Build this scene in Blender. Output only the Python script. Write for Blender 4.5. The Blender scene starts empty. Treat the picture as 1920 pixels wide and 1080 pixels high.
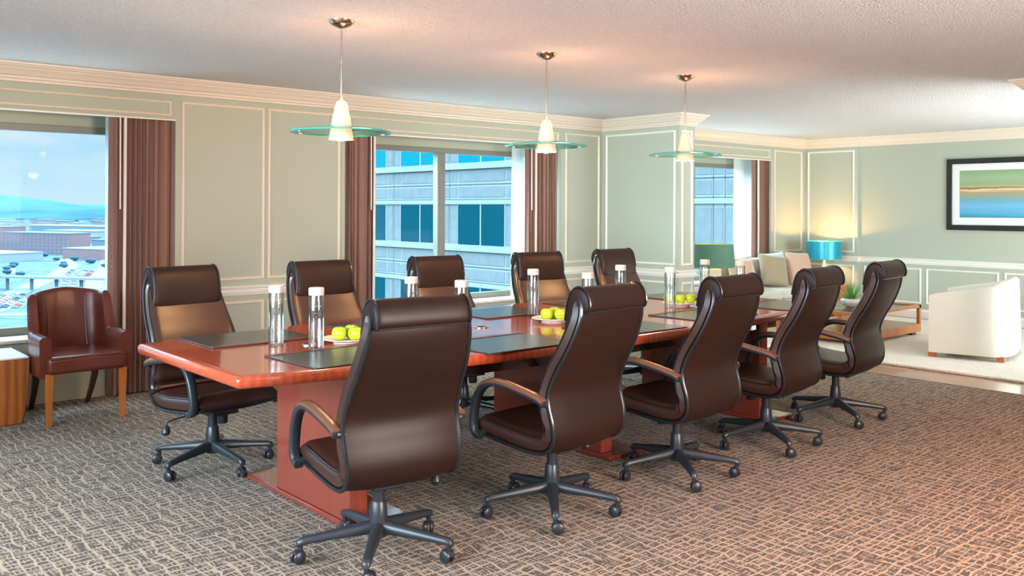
import bpy, bmesh, math, random
from mathutils import Vector, Matrix
random.seed(7)
PI = math.pi
sc = bpy.context.scene
C = sc.collection

# ---------------------------------------------------------------- camera
F_PX = 1686.0; YAW = math.radians(48.77); HOR = 391.33; ROLL = math.radians(0.205)
cd = bpy.data.cameras.new('camera'); cam = bpy.data.objects.new('camera', cd); C.objects.link(cam)
cd.sensor_width = 36.0; cd.lens = 36.0 * F_PX / 1920.0
cd.shift_y = -(540.0 - HOR) / 1920.0; cd.shift_x = 0.0
cd.clip_start = 0.05; cd.clip_end = 20000
cam.location = (0, 0, 1.5)
cam.rotation_mode = 'XYZ'
_m = Matrix.Rotation(YAW - PI / 2, 4, 'Z') @ Matrix.Rotation(PI / 2, 4, 'X') @ Matrix.Rotation(ROLL, 4, 'Z')
cam.rotation_euler = _m.to_euler()
sc.camera = cam

# ---------------------------------------------------------------- view
sc.view_settings.view_transform = 'Standard'; sc.view_settings.look = 'None'
sc.view_settings.gamma = 1.0; sc.view_settings.exposure = 0.77
sc.view_settings.use_curve_mapping = False
sc.cycles.max_bounces = 10; sc.cycles.diffuse_bounces = 5; sc.cycles.glossy_bounces = 4
sc.cycles.transparent_max_bounces = 24; sc.cycles.transmission_bounces = 8
sc.cycles.sample_clamp_indirect = 6.0
sc.cycles.caustics_reflective = False; sc.cycles.caustics_refractive = False

# ---------------------------------------------------------------- world: bright hazy sky with soft clouds
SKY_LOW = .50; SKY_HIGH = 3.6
w = bpy.data.worlds.new('sky'); sc.world = w; w.use_nodes = True
nt = w.node_tree; nt.nodes.clear()
def N(t, typ, **kw):
    n = t.nodes.new(typ)
    for k, v in kw.items(): setattr(n, k, v)
    return n
def L(t, a, b): t.links.new(a, b)
out = N(nt, 'ShaderNodeOutputWorld'); bg = N(nt, 'ShaderNodeBackground')
tc = N(nt, 'ShaderNodeTexCoord'); sep = N(nt, 'ShaderNodeSeparateXYZ'); L(nt, tc.outputs['Generated'], sep.inputs[0])
mp = N(nt, 'ShaderNodeMapping'); mp.inputs['Scale'].default_value = (5, 5, 16); L(nt, tc.outputs['Generated'], mp.inputs[0])
no = N(nt, 'ShaderNodeTexNoise'); no.inputs['Scale'].default_value = 1.3; no.inputs['Detail'].default_value = 5; no.inputs['Roughness'].default_value = .5
L(nt, mp.outputs[0], no.inputs['Vector'])
cr = N(nt, 'ShaderNodeValToRGB'); cr.color_ramp.elements[0].position = .43; cr.color_ramp.elements[1].position = .60
L(nt, no.outputs[0], cr.inputs[0])
gr = N(nt, 'ShaderNodeValToRGB')   # clear-sky colour by elevation
e = gr.color_ramp.elements; e[0].position = 0.0; e[0].color = (1.05, 1.16, 1.25, 1)
e[1].position = 0.16; e[1].color = (.50, .86, 1.22, 1)
n_ = gr.color_ramp.elements.new(.07); n_.color = (.74, 1.02, 1.24, 1)
L(nt, sep.outputs['Z'], gr.inputs[0])
mx = N(nt, 'ShaderNodeMix', data_type='RGBA'); L(nt, cr.outputs[0], mx.inputs['Factor']); L(nt, gr.outputs[0], mx.inputs['A'])
mx.inputs['B'].default_value = (1.12, 1.16, 1.22, 1)
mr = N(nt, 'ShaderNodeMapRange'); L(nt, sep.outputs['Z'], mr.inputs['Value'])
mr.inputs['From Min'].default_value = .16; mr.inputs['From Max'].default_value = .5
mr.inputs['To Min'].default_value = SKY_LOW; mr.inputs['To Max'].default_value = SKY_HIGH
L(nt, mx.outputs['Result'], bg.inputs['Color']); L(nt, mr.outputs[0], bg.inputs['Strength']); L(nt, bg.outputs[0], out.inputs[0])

# ---------------------------------------------------------------- added fill lights out of view, and the ceiling downlights
def area(name, loc, rot, sx, sy, power, col):
    d = bpy.data.lights.new(name, 'AREA'); d.shape = 'RECTANGLE'; d.size = sx; d.size_y = sy; d.energy = power; d.color = col
    o = bpy.data.objects.new(name, d); o.location = loc; o.rotation_euler = rot; C.objects.link(o); return o
def spot(name, loc, power, col, size=2.0, blend=1.0, rad=.05):
    d = bpy.data.lights.new(name, 'SPOT'); d.energy = power; d.color = col; d.spot_size = size; d.spot_blend = blend; d.shadow_soft_size = rad
    o = bpy.data.objects.new(name, d); o.location = loc; C.objects.link(o); return o
area('left_fill_light', (-1.85, 2.4, 1.6), (0, math.radians(-50), 0), 2.0, 5.0, 170, (.70, .86, 1.0)).data.spread = math.radians(115)  # added fill from the left, brightens the carpet
def aim(o, tgt):
    o.rotation_euler = (Vector(tgt) - o.location).to_track_quat('-Z', 'Y').to_euler()
for (x, wd_, p) in ((.95, 3.4, 80), (5.82, 2.7, 100), (9.9, 3.0, 250)):      # added lamps outside each window, boosting sky and ground light
    area('sky_fill_light', (x, 8.75, 3.05), (math.radians(-52), 0, 0), wd_, 1.5, p, (.84, .95, 1.0))
    aim(area('ground_fill_light', (x, 8.95, -.75), (0, 0, 0), wd_, 1.2, 75 if x < 8 else 90, (.90, .96, 1.0)), (x, 6.2, 2.6))
_d = area('left_fill_light', (-1.8, 3.4, 1.7), (0, 0, 0), 1.6, 1.8, 21, (.62, .90, 1.0)); _d.data.spread = math.radians(40); aim(_d, (7.93, 6.3, 1.5))  # added narrow beam that brightens the projecting wall
aim(area('sky_fill_light', (4.9, 8.75, 2.62), (0, 0, 0), 1.1, .5, 150, (.80, .97, 1.0)), (7.9, 6.6, 1.2))  # added lamp outside the middle window, lifts the projecting wall
aim(area('lounge_fill_light', (10.4, -2.3, 1.6), (0, 0, 0), 3.2, 1.8, 150, (.72, .91, 1.0)), (10.8, 4, 1.1))  # added cool fill for the lounge; the wall behind it is solid
aim(area('overhead_fill_light', (1.6, -1.2, 2.5), (0, 0, 0), 4.0, 1.6, 16, (1.0, .80, .62)), (2.4, 3, 0))  # added warm fill behind the camera, no fixture
aim(area('uplight_fill', (3.0, -1.5, 1.5), (0, 0, 0), 1.6, 1.6, 215, (1.0, .87, .82)), (2.6, 1.2, 2.56))  # added upward fill behind the camera to brighten the ceiling
aim(area('uplight_fill', (10.2, 1.6, .5), (0, 0, 0), 2.0, 2.0, 88, (.93, .98, 1.0)), (10.1, 3.0, 2.56))  # added upward fill for the lounge ceiling, no fixture
for (x, y, p) in ((3.4, 1.2, 95), (5.2, .9, 120), (7.2, 1.8, 50)):
    spot('ceiling_downlight', (x, y, 2.5), p, (1.0, .30, .05), 2.0, 1.0, .06)

# ---------------------------------------------------------------- materials
MATS = {}
def mat(name, base=(.8, .8, .8), rough=.5, metal=0.0, spec=.5, coat=0.0, coat_rough=.05, sheen=0.0, bump=None, noise=None, emit=None, es=0, sub=0):
    m = bpy.data.materials.new(name); m.use_nodes = True; t = m.node_tree
    b = t.nodes['Principled BSDF']
    b.inputs['Base Color'].default_value = (*base, 1); b.inputs['Roughness'].default_value = rough
    b.inputs['Metallic'].default_value = metal; b.inputs['Specular IOR Level'].default_value = spec
    b.inputs['Coat Weight'].default_value = coat; b.inputs['Coat Roughness'].default_value = coat_rough
    b.inputs['Sheen Weight'].default_value = sheen
    if emit: b.inputs['Emission Color'].default_value = (*emit, 1); b.inputs['Emission Strength'].default_value = es
    if sub: b.inputs['Subsurface Weight'].default_value = sub; b.inputs['Subsurface Radius'].default_value = (.02, .01, .01)
    co = N(t, 'ShaderNodeTexCoord')
    if noise:     # (scale, amount, stretch)
        mpn = N(t, 'ShaderNodeMapping'); mpn.inputs['Scale'].default_value = noise[2] if len(noise) > 2 else (1, 1, 1)
        L(t, co.outputs['Object'], mpn.inputs[0])
        nn = N(t, 'ShaderNodeTexNoise'); nn.inputs['Scale'].default_value = noise[0]; nn.inputs['Detail'].default_value = 4
        L(t, mpn.outputs[0], nn.inputs['Vector'])
        mm = N(t, 'ShaderNodeMix', data_type='RGBA'); L(t, nn.outputs[0], mm.inputs['Factor'])
        mm.inputs['A'].default_value = (*[c * (1 - noise[1]) for c in base], 1); mm.inputs['B'].default_value = (*[min(1, c * (1 + noise[1])) for c in base], 1)
        L(t, mm.outputs['Result'], b.inputs['Base Color'])
    if bump:      # (scale, strength, distance)
        nb = N(t, 'ShaderNodeTexNoise'); nb.inputs['Scale'].default_value = bump[0]; nb.inputs['Detail'].default_value = 3
        L(t, co.outputs['Object'], nb.inputs['Vector'])
        bp = N(t, 'ShaderNodeBump'); bp.inputs['Strength'].default_value = bump[1]; bp.inputs['Distance'].default_value = bump[2]
        L(t, nb.outputs[0], bp.inputs['Height']); L(t, bp.outputs[0], b.inputs['Normal'])
    MATS[name] = m; return m
def wood(name, c1, c2, scale=(1, 1, 1), rough=.3, coat=.5, grain=6.0, dist=3.0):
    m = mat(name, c1, rough, coat=coat, coat_rough=.06); t = m.node_tree; b = t.nodes['Principled BSDF']
    co = N(t, 'ShaderNodeTexCoord'); mp_ = N(t, 'ShaderNodeMapping'); mp_.inputs['Scale'].default_value = scale
    L(t, co.outputs['Object'], mp_.inputs[0])
    wv = N(t, 'ShaderNodeTexWave'); wv.inputs['Scale'].default_value = grain; wv.inputs['Distortion'].default_value = dist
    wv.inputs['Detail'].default_value = 3; wv.inputs['Detail Scale'].default_value = 1.6
    L(t, mp_.outputs[0], wv.inputs['Vector'])
    mm = N(t, 'ShaderNodeMix', data_type='RGBA'); L(t, wv.outputs[0], mm.inputs['Factor'])
    mm.inputs['A'].default_value = (*c1, 1); mm.inputs['B'].default_value = (*c2, 1)
    L(t, mm.outputs['Result'], b.inputs['Base Color']); return m
def thin_glass(name, tint, gloss=.08, edge=None):
    m = bpy.data.materials.new(name); m.use_nodes = True; t = m.node_tree; t.nodes.clear()
    o = N(t, 'ShaderNodeOutputMaterial'); tr = N(t, 'ShaderNodeBsdfTransparent'); gl = N(t, 'ShaderNodeBsdfGlossy'); ms = N(t, 'ShaderNodeMixShader')
    lw = N(t, 'ShaderNodeLayerWeight'); lw.inputs[0].default_value = .25
    tr.inputs[0].default_value = (*tint, 1); gl.inputs['Roughness'].default_value = .02; gl.inputs[0].default_value = (.9, .95, .95, 1)
    mm = N(t, 'ShaderNodeMath', operation='MULTIPLY_ADD'); L(t, lw.outputs['Fresnel'], mm.inputs[0]); mm.inputs[1].default_value = .8 if gloss else .04; mm.inputs[2].default_value = gloss * .3
    mm.use_clamp = True
    if edge:
        mc = N(t, 'ShaderNodeMix', data_type='RGBA'); L(t, lw.outputs['Facing'], mc.inputs['Factor'])
        mc.inputs['A'].default_value = (*tint, 1); mc.inputs['B'].default_value = (*edge, 1); L(t, mc.outputs['Result'], tr.inputs[0])
    L(t, mm.outputs[0], ms.inputs[0]); L(t, tr.outputs[0], ms.inputs[1]); L(t, gl.outputs[0], ms.inputs[2]); L(t, ms.outputs[0], o.inputs[0])
    MATS[name] = m; return m

mat('sage_wall', (.435, .458, .372), .62, spec=.25, bump=(180, .08, .002))
mat('cream_trim', (.76, .66, .55), .35, spec=.4)
mat('white_trim', (.82, .79, .73), .35, spec=.4)
mat('ceiling_plaster', (.90, .865, .85), .95, spec=.05, bump=(70, 1.0, .03), noise=(85, .20))
mat('leather', (.020, .0070, .0052), .44, spec=.26, bump=(260, .10, .002), noise=(3, .15))
mat('leather_pad', (.038, .014, .0095), .34, spec=.55, bump=(240, .12, .002))
mat('leather_red', (.125, .026, .016), .27, spec=.5, bump=(60, .22, .004), noise=(5, .25))
mat('piping', (.012, .013, .015), .22, spec=.6)
mat('black_plastic', (.022, .026, .032), .34, spec=.5, bump=(400, .05, .001))
mat('arm_leather', (.135, .055, .028), .34, spec=.5)
mat('wheel_plastic', (.018, .020, .024), .35, spec=.5)
mat('chrome', (.75, .62, .50), .14, metal=1)
mat('steel', (.65, .62, .58), .3, metal=1)
mat('pad_leather', (.048, .050, .048), .25, spec=.5, bump=(300, .05, .001))
mat('pad_strip', (.15, .045, .025), .25, spec=.5)
mat('porcelain', (.85, .77, .66), .25, spec=.5)
mat('apple_skin', (.40, .50, .02), .3, spec=.5, noise=(14, .25))
mat('stem_brown', (.10, .06, .03), .7)
mat('cap_white', (.58, .51, .48), .45)
mat('print_grey', (.10, .11, .12), .6)
mat('water', (.85, .92, .93), .05)
mat('curtain_taupe', (.27, .145, .11), .75, spec=.2, sheen=.3, bump=(320, .15, .002))
mat('lining_white', (.80, .74, .68), .8, spec=.1)
mat('window_frame_metal', (.20, .195, .17), .4, spec=.4)
mat('side_orange_leg', (.42, .13, .022), .3, coat=.4)
mat('dark_leg', (.06, .018, .012), .3, coat=.4)
mat('marble_white', (.80, .80, .76), .2, noise=(4, .06))
mat('cream_upholstery', (.71, .67, .58), .8, spec=.2, sheen=.2, bump=(200, .12, .003))
mat('sofa_fabric', (.62, .60, .54), .85, spec=.2, sheen=.2, bump=(200, .15, .003))
mat('sofa_back', (.55, .48, .38), .85, spec=.2, bump=(200, .15, .003))
mat('pillow_peach', (.62, .43, .30), .8, sheen=.3, bump=(60, .2, .006))
mat('pillow_olive', (.33, .265, .165), .7, sheen=.3, bump=(60, .2, .006))
mat('pillow_blush', (.56, .35, .25), .7, sheen=.4, bump=(60, .2, .006))
mat('pillow_grey', (.55, .58, .62), .7, sheen=.3, bump=(60, .2, .006))
mat('shade_teal', (.02, .33, .44), .32, spec=.5, metal=.3, noise=(1.5, .2))
mat('shade_green', (.10, .24, .17), .7)
mat('lamp_cream', (.85, .74, .55), .35)
mat('frame_black', (.018, .016, .014), .3, spec=.5)
mat('mat_board', (.80, .79, .78), .7)
mat('plant_green', (.10, .30, .06), .45, noise=(8, .4))
mat('bowl_glaze', (.60, .54, .48), .15, spec=.6, noise=(12, .3))
mat('soil', (.05, .03, .02), .9)
mat('pedestal_wood', (.20, .045, .03), .15, coat=.8)
mat('rug_cream', (.70, .61, .50), .95, spec=.05, sheen=.3, bump=(55, .8, .02), noise=(16, .16))
mat('bulb', (1, .8, .5), .5, emit=(1, .80, .50), es=14)
wood('mahogany', (.42, .066, .026), (.34, .050, .019), (6, 60, 6), .18, .55, 1.2, 4)
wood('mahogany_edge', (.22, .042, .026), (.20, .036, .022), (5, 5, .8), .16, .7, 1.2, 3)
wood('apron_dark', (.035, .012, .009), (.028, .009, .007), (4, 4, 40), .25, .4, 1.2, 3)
wood('zebra_wood', (.42, .13, .024), (.26, .068, .014), (5, 5, .5), .35, .3, 1.0, 6)
wood('walnut_orange', (.46, .155, .042), (.41, .13, .034), (1.2, 10, 10), .3, .4, 1.2, 1.5)
wood('plank_floor', (.36, .15, .085), (.26, .10, .055), (14, 1.5, 1), .22, .5, 1.2, 3)
thin_glass('window_glass', (.82, .93, .96), .0)
thin_glass('clear_glass', (.985, .99, .985), .25, (.86, .88, .87))
thin_glass('water_body', (.985, .99, .99), .08, (.80, .82, .81))
thin_glass('table_glass', (.88, .93, .90), .2)

# green-tinted disc glass with denser edge
thin_glass('disc_glass', (.985, .995, .99), .06, (.965, .985, .975))
m = mat('disc_edge', (.04, .50, .40), .08, spec=.8)
m.node_tree.nodes['Principled BSDF'].inputs['Transmission Weight'].default_value = .5

# frosted lamp glass that glows
m = mat('frosted_shade', (.66, .47, .33), .5, emit=(1.0, .58, .32), es=.26)
# sheer
m = bpy.data.materials.new('sheer_white'); m.use_nodes = True; MATS['sheer_white'] = m; t = m.node_tree; t.nodes.clear()
o_ = N(t, 'ShaderNodeOutputMaterial'); tr = N(t, 'ShaderNodeBsdfTransparent'); tl = N(t, 'ShaderNodeBsdfTranslucent'); df = N(t, 'ShaderNodeBsdfDiffuse')
a1 = N(t, 'ShaderNodeMixShader'); a1.inputs[0].default_value = .4; a2 = N(t, 'ShaderNodeMixShader'); a2.inputs[0].default_value = .55
tl.inputs[0].default_value = (.95, .93, .90, 1); df.inputs[0].default_value = (.9, .88, .84, 1)
L(t, tl.outputs[0], a1.inputs[1]); L(t, df.outputs[0], a1.inputs[2]); L(t, tr.outputs[0], a2.inputs[1]); L(t, a1.outputs[0], a2.inputs[2]); L(t, a2.outputs[0], o_.inputs[0])

# carpet: hand-drawn crosshatch of pale broken lines on brown-grey pile
def carpet():
    m = mat('carpet', (.1, .1, .1), .95, spec=.05, sheen=.10); t = m.node_tree; b = t.nodes['Principled BSDF']
    b.inputs['Sheen Roughness'].default_value = .5; b.inputs['Sheen Tint'].default_value = (.95, .97, 1, 1)
    co = N(t, 'ShaderNodeTexCoord'); sx = N(t, 'ShaderNodeSeparateXYZ'); L(t, co.outputs['Object'], sx.inputs[0])
    def noise(scale, stretch=(1, 1, 1), detail=2):
        mpp = N(t, 'ShaderNodeMapping'); mpp.inputs['Scale'].default_value = stretch; L(t, co.outputs['Object'], mpp.inputs[0])
        n = N(t, 'ShaderNodeTexNoise'); n.inputs['Scale'].default_value = scale; n.inputs['Detail'].default_value = detail; L(t, mpp.outputs[0], n.inputs['Vector']); return n.outputs[0]
    def M(op, a, b_=None, c=None, clamp=False):
        n = N(t, 'ShaderNodeMath', operation=op); n.use_clamp = clamp
        for i, v in enumerate((a, b_, c)):
            if v is None: continue
            if isinstance(v, (int, float)): n.inputs[i].default_value = v
            else: L(t, v, n.inputs[i])
        return n.outputs[0]
    def family(axis, freq, wob, wobscale, width, maskscale, maskstretch, thr):
        v = M('MULTIPLY_ADD', axis, freq, M('MULTIPLY', noise(wobscale), wob))
        fr = M('FRACT', v); d = M('ABSOLUTE', M('SUBTRACT', fr, .5))
        line = M('SUBTRACT', 1.0, M('DIVIDE', M('SUBTRACT', d, width), .07), clamp=True)
        msk = M('MULTIPLY', M('SUBTRACT', noise(maskscale, maskstretch, 0), thr), 12, clamp=True)
        return M('MULTIPLY', line, msk)
    f1 = family(sx.outputs['Y'], 24, 1.5, 7, .075, 11, (.5, 2.4, 1), .36)
    f2 = family(sx.outputs['X'], 18, 1.5, 7, .065, 11, (2.4, .5, 1), .34)
    f3 = family(sx.outputs['X'], 52, 1.6, 9, .11, 17, (1, 1.8, 1), .46)
    f4 = family(sx.outputs['Y'], 48, 1.6, 9, .11, 17, (1.8, 1, 1), .49)
    a = M('MAXIMUM', M('MAXIMUM', f1, f2), M('MULTIPLY', M('MAXIMUM', f3, f4), .85))
    fine = noise(260); a2 = M('MULTIPLY_ADD', M('SUBTRACT', fine, .5), .5, a, clamp=True)
    mm = N(t, 'ShaderNodeMix', data_type='RGBA'); L(t, a2, mm.inputs['Factor'])
    mm.inputs['A'].default_value = (.058, .039, .026, 1); mm.inputs['B'].default_value = (.35, .265, .185, 1)
    L(t, mm.outputs['Result'], b.inputs['Base Color'])
    bp = N(t, 'ShaderNodeBump'); bp.inputs['Strength'].default_value = .5; bp.inputs['Distance'].default_value = .006
    L(t, M('MULTIPLY_ADD', fine, .6, a), bp.inputs['Height']); L(t, bp.outputs[0], b.inputs['Normal'])
carpet()

# ---------------------------------------------------------------- mesh builder
class MB:
    def __init__(s): s.v = []; s.f = []
    def add(s, vs, fs):
        o = len(s.v); s.v += [tuple(p) for p in vs]; s.f += [tuple(i + o for i in f) for f in fs]; return s
    def box(s, x0, x1, y0, y1, z0, z1, m=None):
        vs = [(x, y, z) for z in (z0, z1) for (x, y) in ((x0, y0), (x1, y0), (x1, y1), (x0, y1))]
        if m is not None: vs = [tuple(m @ Vector(p)) for p in vs]
        return s.add(vs, [(3, 2, 1, 0), (4, 5, 6, 7), (0, 1, 5, 4), (1, 2, 6, 5), (2, 3, 7, 6), (3, 0, 4, 7)])
    def loft(s, rings, cap=True, closed=True, loop=False):
        n = len(rings[0]); vs = [p for r in rings for p in r]; fs = []
        R = len(rings)
        for i in range(R if loop else R - 1):
            a = i * n; b = ((i + 1) % R) * n
            for j in range(n if closed else n - 1):
                k = (j + 1) % n
                fs.append((a + j, a + k, b + k, b + j))
        if cap and closed and not loop:
            fs.append(tuple(range(n))[::-1]); fs.append(tuple((R - 1) * n + j for j in range(n)))
        return s.add(vs, fs)
    def tube(s, path, r, seg=10, sq=1.0, loop=False):
        P = [Vector(p) for p in path]; rings = []
        up = None
        for i, p in enumerate(P):
            if loop: d = P[(i + 1) % len(P)] - P[i - 1]
            else: d = (P[min(i + 1, len(P) - 1)] - P[max(i - 1, 0)])
            d.normalize()
            if up is None:
                up = Vector((0, 0, 1)) if abs(d.z) < .9 else Vector((1, 0, 0))
            x = d.cross(up)
            if x.length < 1e-5: x = d.cross(Vector((0, 1, 0)))
            x.normalize(); y = x.cross(d).normalized(); up = y
            rr = r[i] if isinstance(r, (list, tuple)) else r
            rings.append([p + x * rr * math.cos(2 * PI * k / seg) + y * rr * sq * math.sin(2 * PI * k / seg) for k in range(seg)])
        return s.loft(rings, loop=loop)
    def lathe(s, prof, seg=32, c=(0, 0, 0), cap=True):
        rings = [[(c[0] + r * math.cos(2 * PI * k / seg), c[1] + r * math.sin(2 * PI * k / seg), c[2] + z) for k in range(seg)] for (r, z) in prof]
        return s.loft(rings, cap=cap)
    def xf(s, m): s.v = [tuple(m @ Vector(p)) for p in s.v]; return s
    def mesh(s, name, ang=35, smooth=True):
        me = bpy.data.meshes.new(name); me.from_pydata(s.v, [], s.f); me.validate()
        bm = bmesh.new(); bm.from_mesh(me); bmesh.ops.recalc_face_normals(bm, faces=bm.faces); bm.to_mesh(me); bm.free()
        if smooth: me.shade_smooth(); me.set_sharp_from_angle(angle=math.radians(ang))
        return me
    def build(s, name, material, parent=None, bevel=0, subd=0, ang=35, seg=2, loc=None, smooth=True):
        me = s.mesh(name, ang, smooth); me.materials.append(MATS[material])
        o = bpy.data.objects.new(name, me); C.objects.link(o)
        if parent: o.parent = parent
        if loc: o.location = loc
        if bevel:
            b = o.modifiers.new('bevel', 'BEVEL'); b.width = bevel; b.segments = seg; b.limit_method = 'ANGLE'; b.angle_limit = math.radians(40)
        if subd:
            b = o.modifiers.new('subd', 'SUBSURF'); b.levels = subd; b.render_levels = subd
        return o
def tag(o, label=None, cat=None, group=None, kind=None):
    if label: o['label'] = label
    if cat: o['category'] = cat
    if group: o['group'] = group
    if kind: o['kind'] = kind
    return o
def thing(name, loc, rz=0, label=None, cat=None, group=None):
    o = bpy.data.objects.new(name, None); C.objects.link(o); o.location = loc; o.rotation_euler = (0, 0, rz); o.empty_display_size = .1
    return tag(o, label, cat, group)
def struct(name, mb, material, **kw):
    return tag(mb.build(name, material, **kw), kind='structure')
def copy_tree(o, parent=None):
    c = o.copy(); C.objects.link(c)
    if parent: c.parent = parent
    for ch in list(o.children): copy_tree(ch, c)
    return c
def catmull(pts, n):
    P = [Vector(p) for p in pts]; out = []
    segs = len(P) - 1
    for i in range(n + 1):
        u = i / n * segs; k = min(int(u), segs - 1); f = u - k
        p0 = P[max(k - 1, 0)]; p1 = P[k]; p2 = P[k + 1]; p3 = P[min(k + 2, segs)]
        out.append(.5 * ((2 * p1) + (p2 - p0) * f + (2 * p0 - 5 * p1 + 4 * p2 - p3) * f * f + (3 * p1 - p0 - 3 * p2 + p3) * f ** 3))
    return out
def sweep(mb, path, prof, side=1, loop=False):
    """profile (offset, z) swept along a plan polyline with mitred corners; offset to the right of travel"""
    n = len(path); rings = []
    for i, p in enumerate(path):
        p = Vector((p[0], p[1])); ds = []
        if i > 0 or loop: ds.append((p - Vector(path[i - 1][:2])).normalized())
        if i < n - 1 or loop: ds.append((Vector(path[(i + 1) % n][:2]) - p).normalized())
        ns = [Vector((d.y, -d.x)) * side for d in ds]
        if len(ns) == 2:
            m_ = (ns[0] + ns[1]).normalized(); m_ = m_ / max(.2, m_.dot(ns[0]))
        else: m_ = ns[0]
        rings.append([(p.x + m_.x * o, p.y + m_.y * o, z) for (o, z) in prof])
    mb.loft(rings, loop=loop)
def rect_mould(mb, plane, at, a0, a1, z0, z1, wd=.024, th=.014, sgn=-1):
    """picture-frame moulding on a wall plane; plane 'y' (wall at y=at, along x) or 'x'; sgn gives the room side"""
    prof = [(0, 0), (0, th * .5), (wd * .25, th), (wd * .5, th * .65), (wd * .75, th * .9), (wd, th * .3), (wd, 0)]
    cor = [(a0, z0, 1, 1), (a1, z0, -1, 1), (a1, z1, -1, -1), (a0, z1, 1, -1)]
    rings = []
    for (a, z, sa, sz) in cor:
        r = []
        for (i, t_) in prof:
            aa = a + sa * i; zz = z + sz * i; d = at + sgn * t_
            r.append((aa, d, zz) if plane == 'y' else (d, aa, zz))
        rings.append(r)
    mb.loft(rings, loop=True)

# ================================================================ ROOM SHELL
W = 7.41; FX = 12.5; CE = 2.558; XL = -2.0; YB = -2.5
struct('floor', MB().box(XL - .2, FX + .2, YB - .2, 8.1, -.12, -.001), 'plank_floor', smooth=False)
cp = struct('floor_carpet', MB().box(XL, 7.93, YB, 7.5, -.001, .004), 'carpet', smooth=False)
struct('ceiling', MB().box(XL - .2, FX + .2, YB - .2, 8.1, CE, CE + .15), 'ceiling_plaster', smooth=False)
wl = MB()
OPN = [(-.9, 2.80), (4.40, 7.24), (8.30, 11.54)]
for (a, b) in ((XL - .2, -.9), (2.80, 4.40), (7.24, 8.30), (11.54, FX + .2)): wl.box(a, b, W, 8.05, 0, CE)
for (a, b) in OPN:
    wl.box(a, b, W, W + .03, 2.222, CE)        # pelmet
    wl.box(a, b, W + .03, 8.05, 2.25, CE)      # soffit over the recess
    wl.box(a, b, 7.80, 8.05, 2.15, 2.25)       # header above the frame
    wl.box(a, b, 7.52, 8.05, 0, .485)          # wall under the window
struct('wall_left', wl, 'sage_wall', smooth=False)
struct('wall_right', MB().box(FX, FX + .2, YB, 8.05, 0, CE).box(12.45, FX, 6.55, W, 0, CE), 'sage_wall', smooth=False)
struct('wall_middle', MB().box(7.93, 8.20, 6.25, W, 0, CE), 'sage_wall', smooth=False)
struct('wall_middle_near', MB().box(7.93, 8.20, YB, 2.70, 0, CE), 'sage_wall', smooth=False)
struct('wall_back', MB().box(XL - .2, FX + .2, YB - .2, YB, 0, CE), 'sage_wall', smooth=False)
struct('wall_camera_side', MB().box(XL - .2, XL, YB, .1, 0, CE).box(XL - .2, XL, .1, 6.3, 0, .45).box(XL - .2, XL, .1, 6.3, 2.52, CE).box(XL - .2, XL, 6.3, 8.05, 0, CE), 'sage_wall', smooth=False)

crown = [(0, 2.425), (.014, 2.428), (.018, 2.444), (.030, 2.450), (.034, 2.466), (.050, 2.474), (.066, 2.496), (.086, 2.512), (.094, 2.526), (.108, 2.530), (.114, 2.542), (.124, 2.546), (.126, CE), (0, CE)]
mb = MB()
sweep(mb, [(XL, W), (7.93, W), (7.93, 6.25), (8.2, 6.25), (8.2, W), (12.45, W), (12.45, 6.55), (FX, 6.55), (FX, YB)], crown)
sweep(mb, [(8.2, YB), (8.2, 2.70), (7.93, 2.70), (7.93, YB)], crown)
struct('trim_1', mb, 'cream_trim', ang=20)
rail = [(0, .742), (.010, .744), (.014, .760), (.024, .764), (.026, .780), (.018, .786), (.020, .798), (.036, .804), (.040, .816), (.030, .824), (0, .826)]
base = [(0, 0), (.016, 0), (.016, .095), (.010, .108), (.006, .12), (0, .122)]
rl = MB(); bs = MB()
for (pr, b) in ((rail, rl), (base, bs)):
    sweep(b, [(XL, W), (-.9, W)], pr); sweep(b, [(2.80, W), (4.40, W)], pr)
    sweep(b, [(7.24, W), (7.93, W), (7.93, 6.25), (8.2, 6.25), (8.2, W), (8.3, W)], pr)
    sweep(b, [(11.54, W), (12.45, W), (12.45, 6.55), (FX, 6.55), (FX, YB)], pr)
struct('trim_2', rl, 'white_trim', ang=20); struct('baseboard_left', bs, 'white_trim', ang=20)
pm = MB()
for (a, b) in ((2.85, 3.585), (3.62, 4.345), (7.31, 7.88), (11.625, 12.37)):
    rect_mould(pm, 'y', W, a, b, .876, 2.38); rect_mould(pm, 'y', W, a, b, .20, .692)
for (a, b) in ((-.85, 2.765), (4.44, 7.20), (8.34, 11.50)): rect_mould(pm, 'y', W, a, b, 2.250, 2.375, .02)
struct('trim_3', pm, 'cream_trim', ang=20)
pm = MB()
for (z0, z1) in ((.876, 2.38), (.20, .692)):
    rect_mould(pm, 'x', 7.93, 6.30, 7.345, z0, z1); rect_mould(pm, 'y', 6.25, 7.97, 8.16, z0, z1); rect_mould(pm, 'x', 12.45, 6.60, 7.35, z0, z1)
y = 6.47
for wd_ in (.83, .94, .98, 1.0, 1.0, 1.0): rect_mould(pm, 'x', FX, y - wd_, y, .20, .692); y -= wd_ + .07
struct('trim_4', pm, 'white_trim', ang=20)
# reveal strip along the pelmet bottoms
mb = MB()
for (a, b) in OPN: mb.box(a, b, W - .006, W + .03, 2.214, 2.224)
struct('trim_5', mb, 'white_trim', smooth=False)

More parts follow.
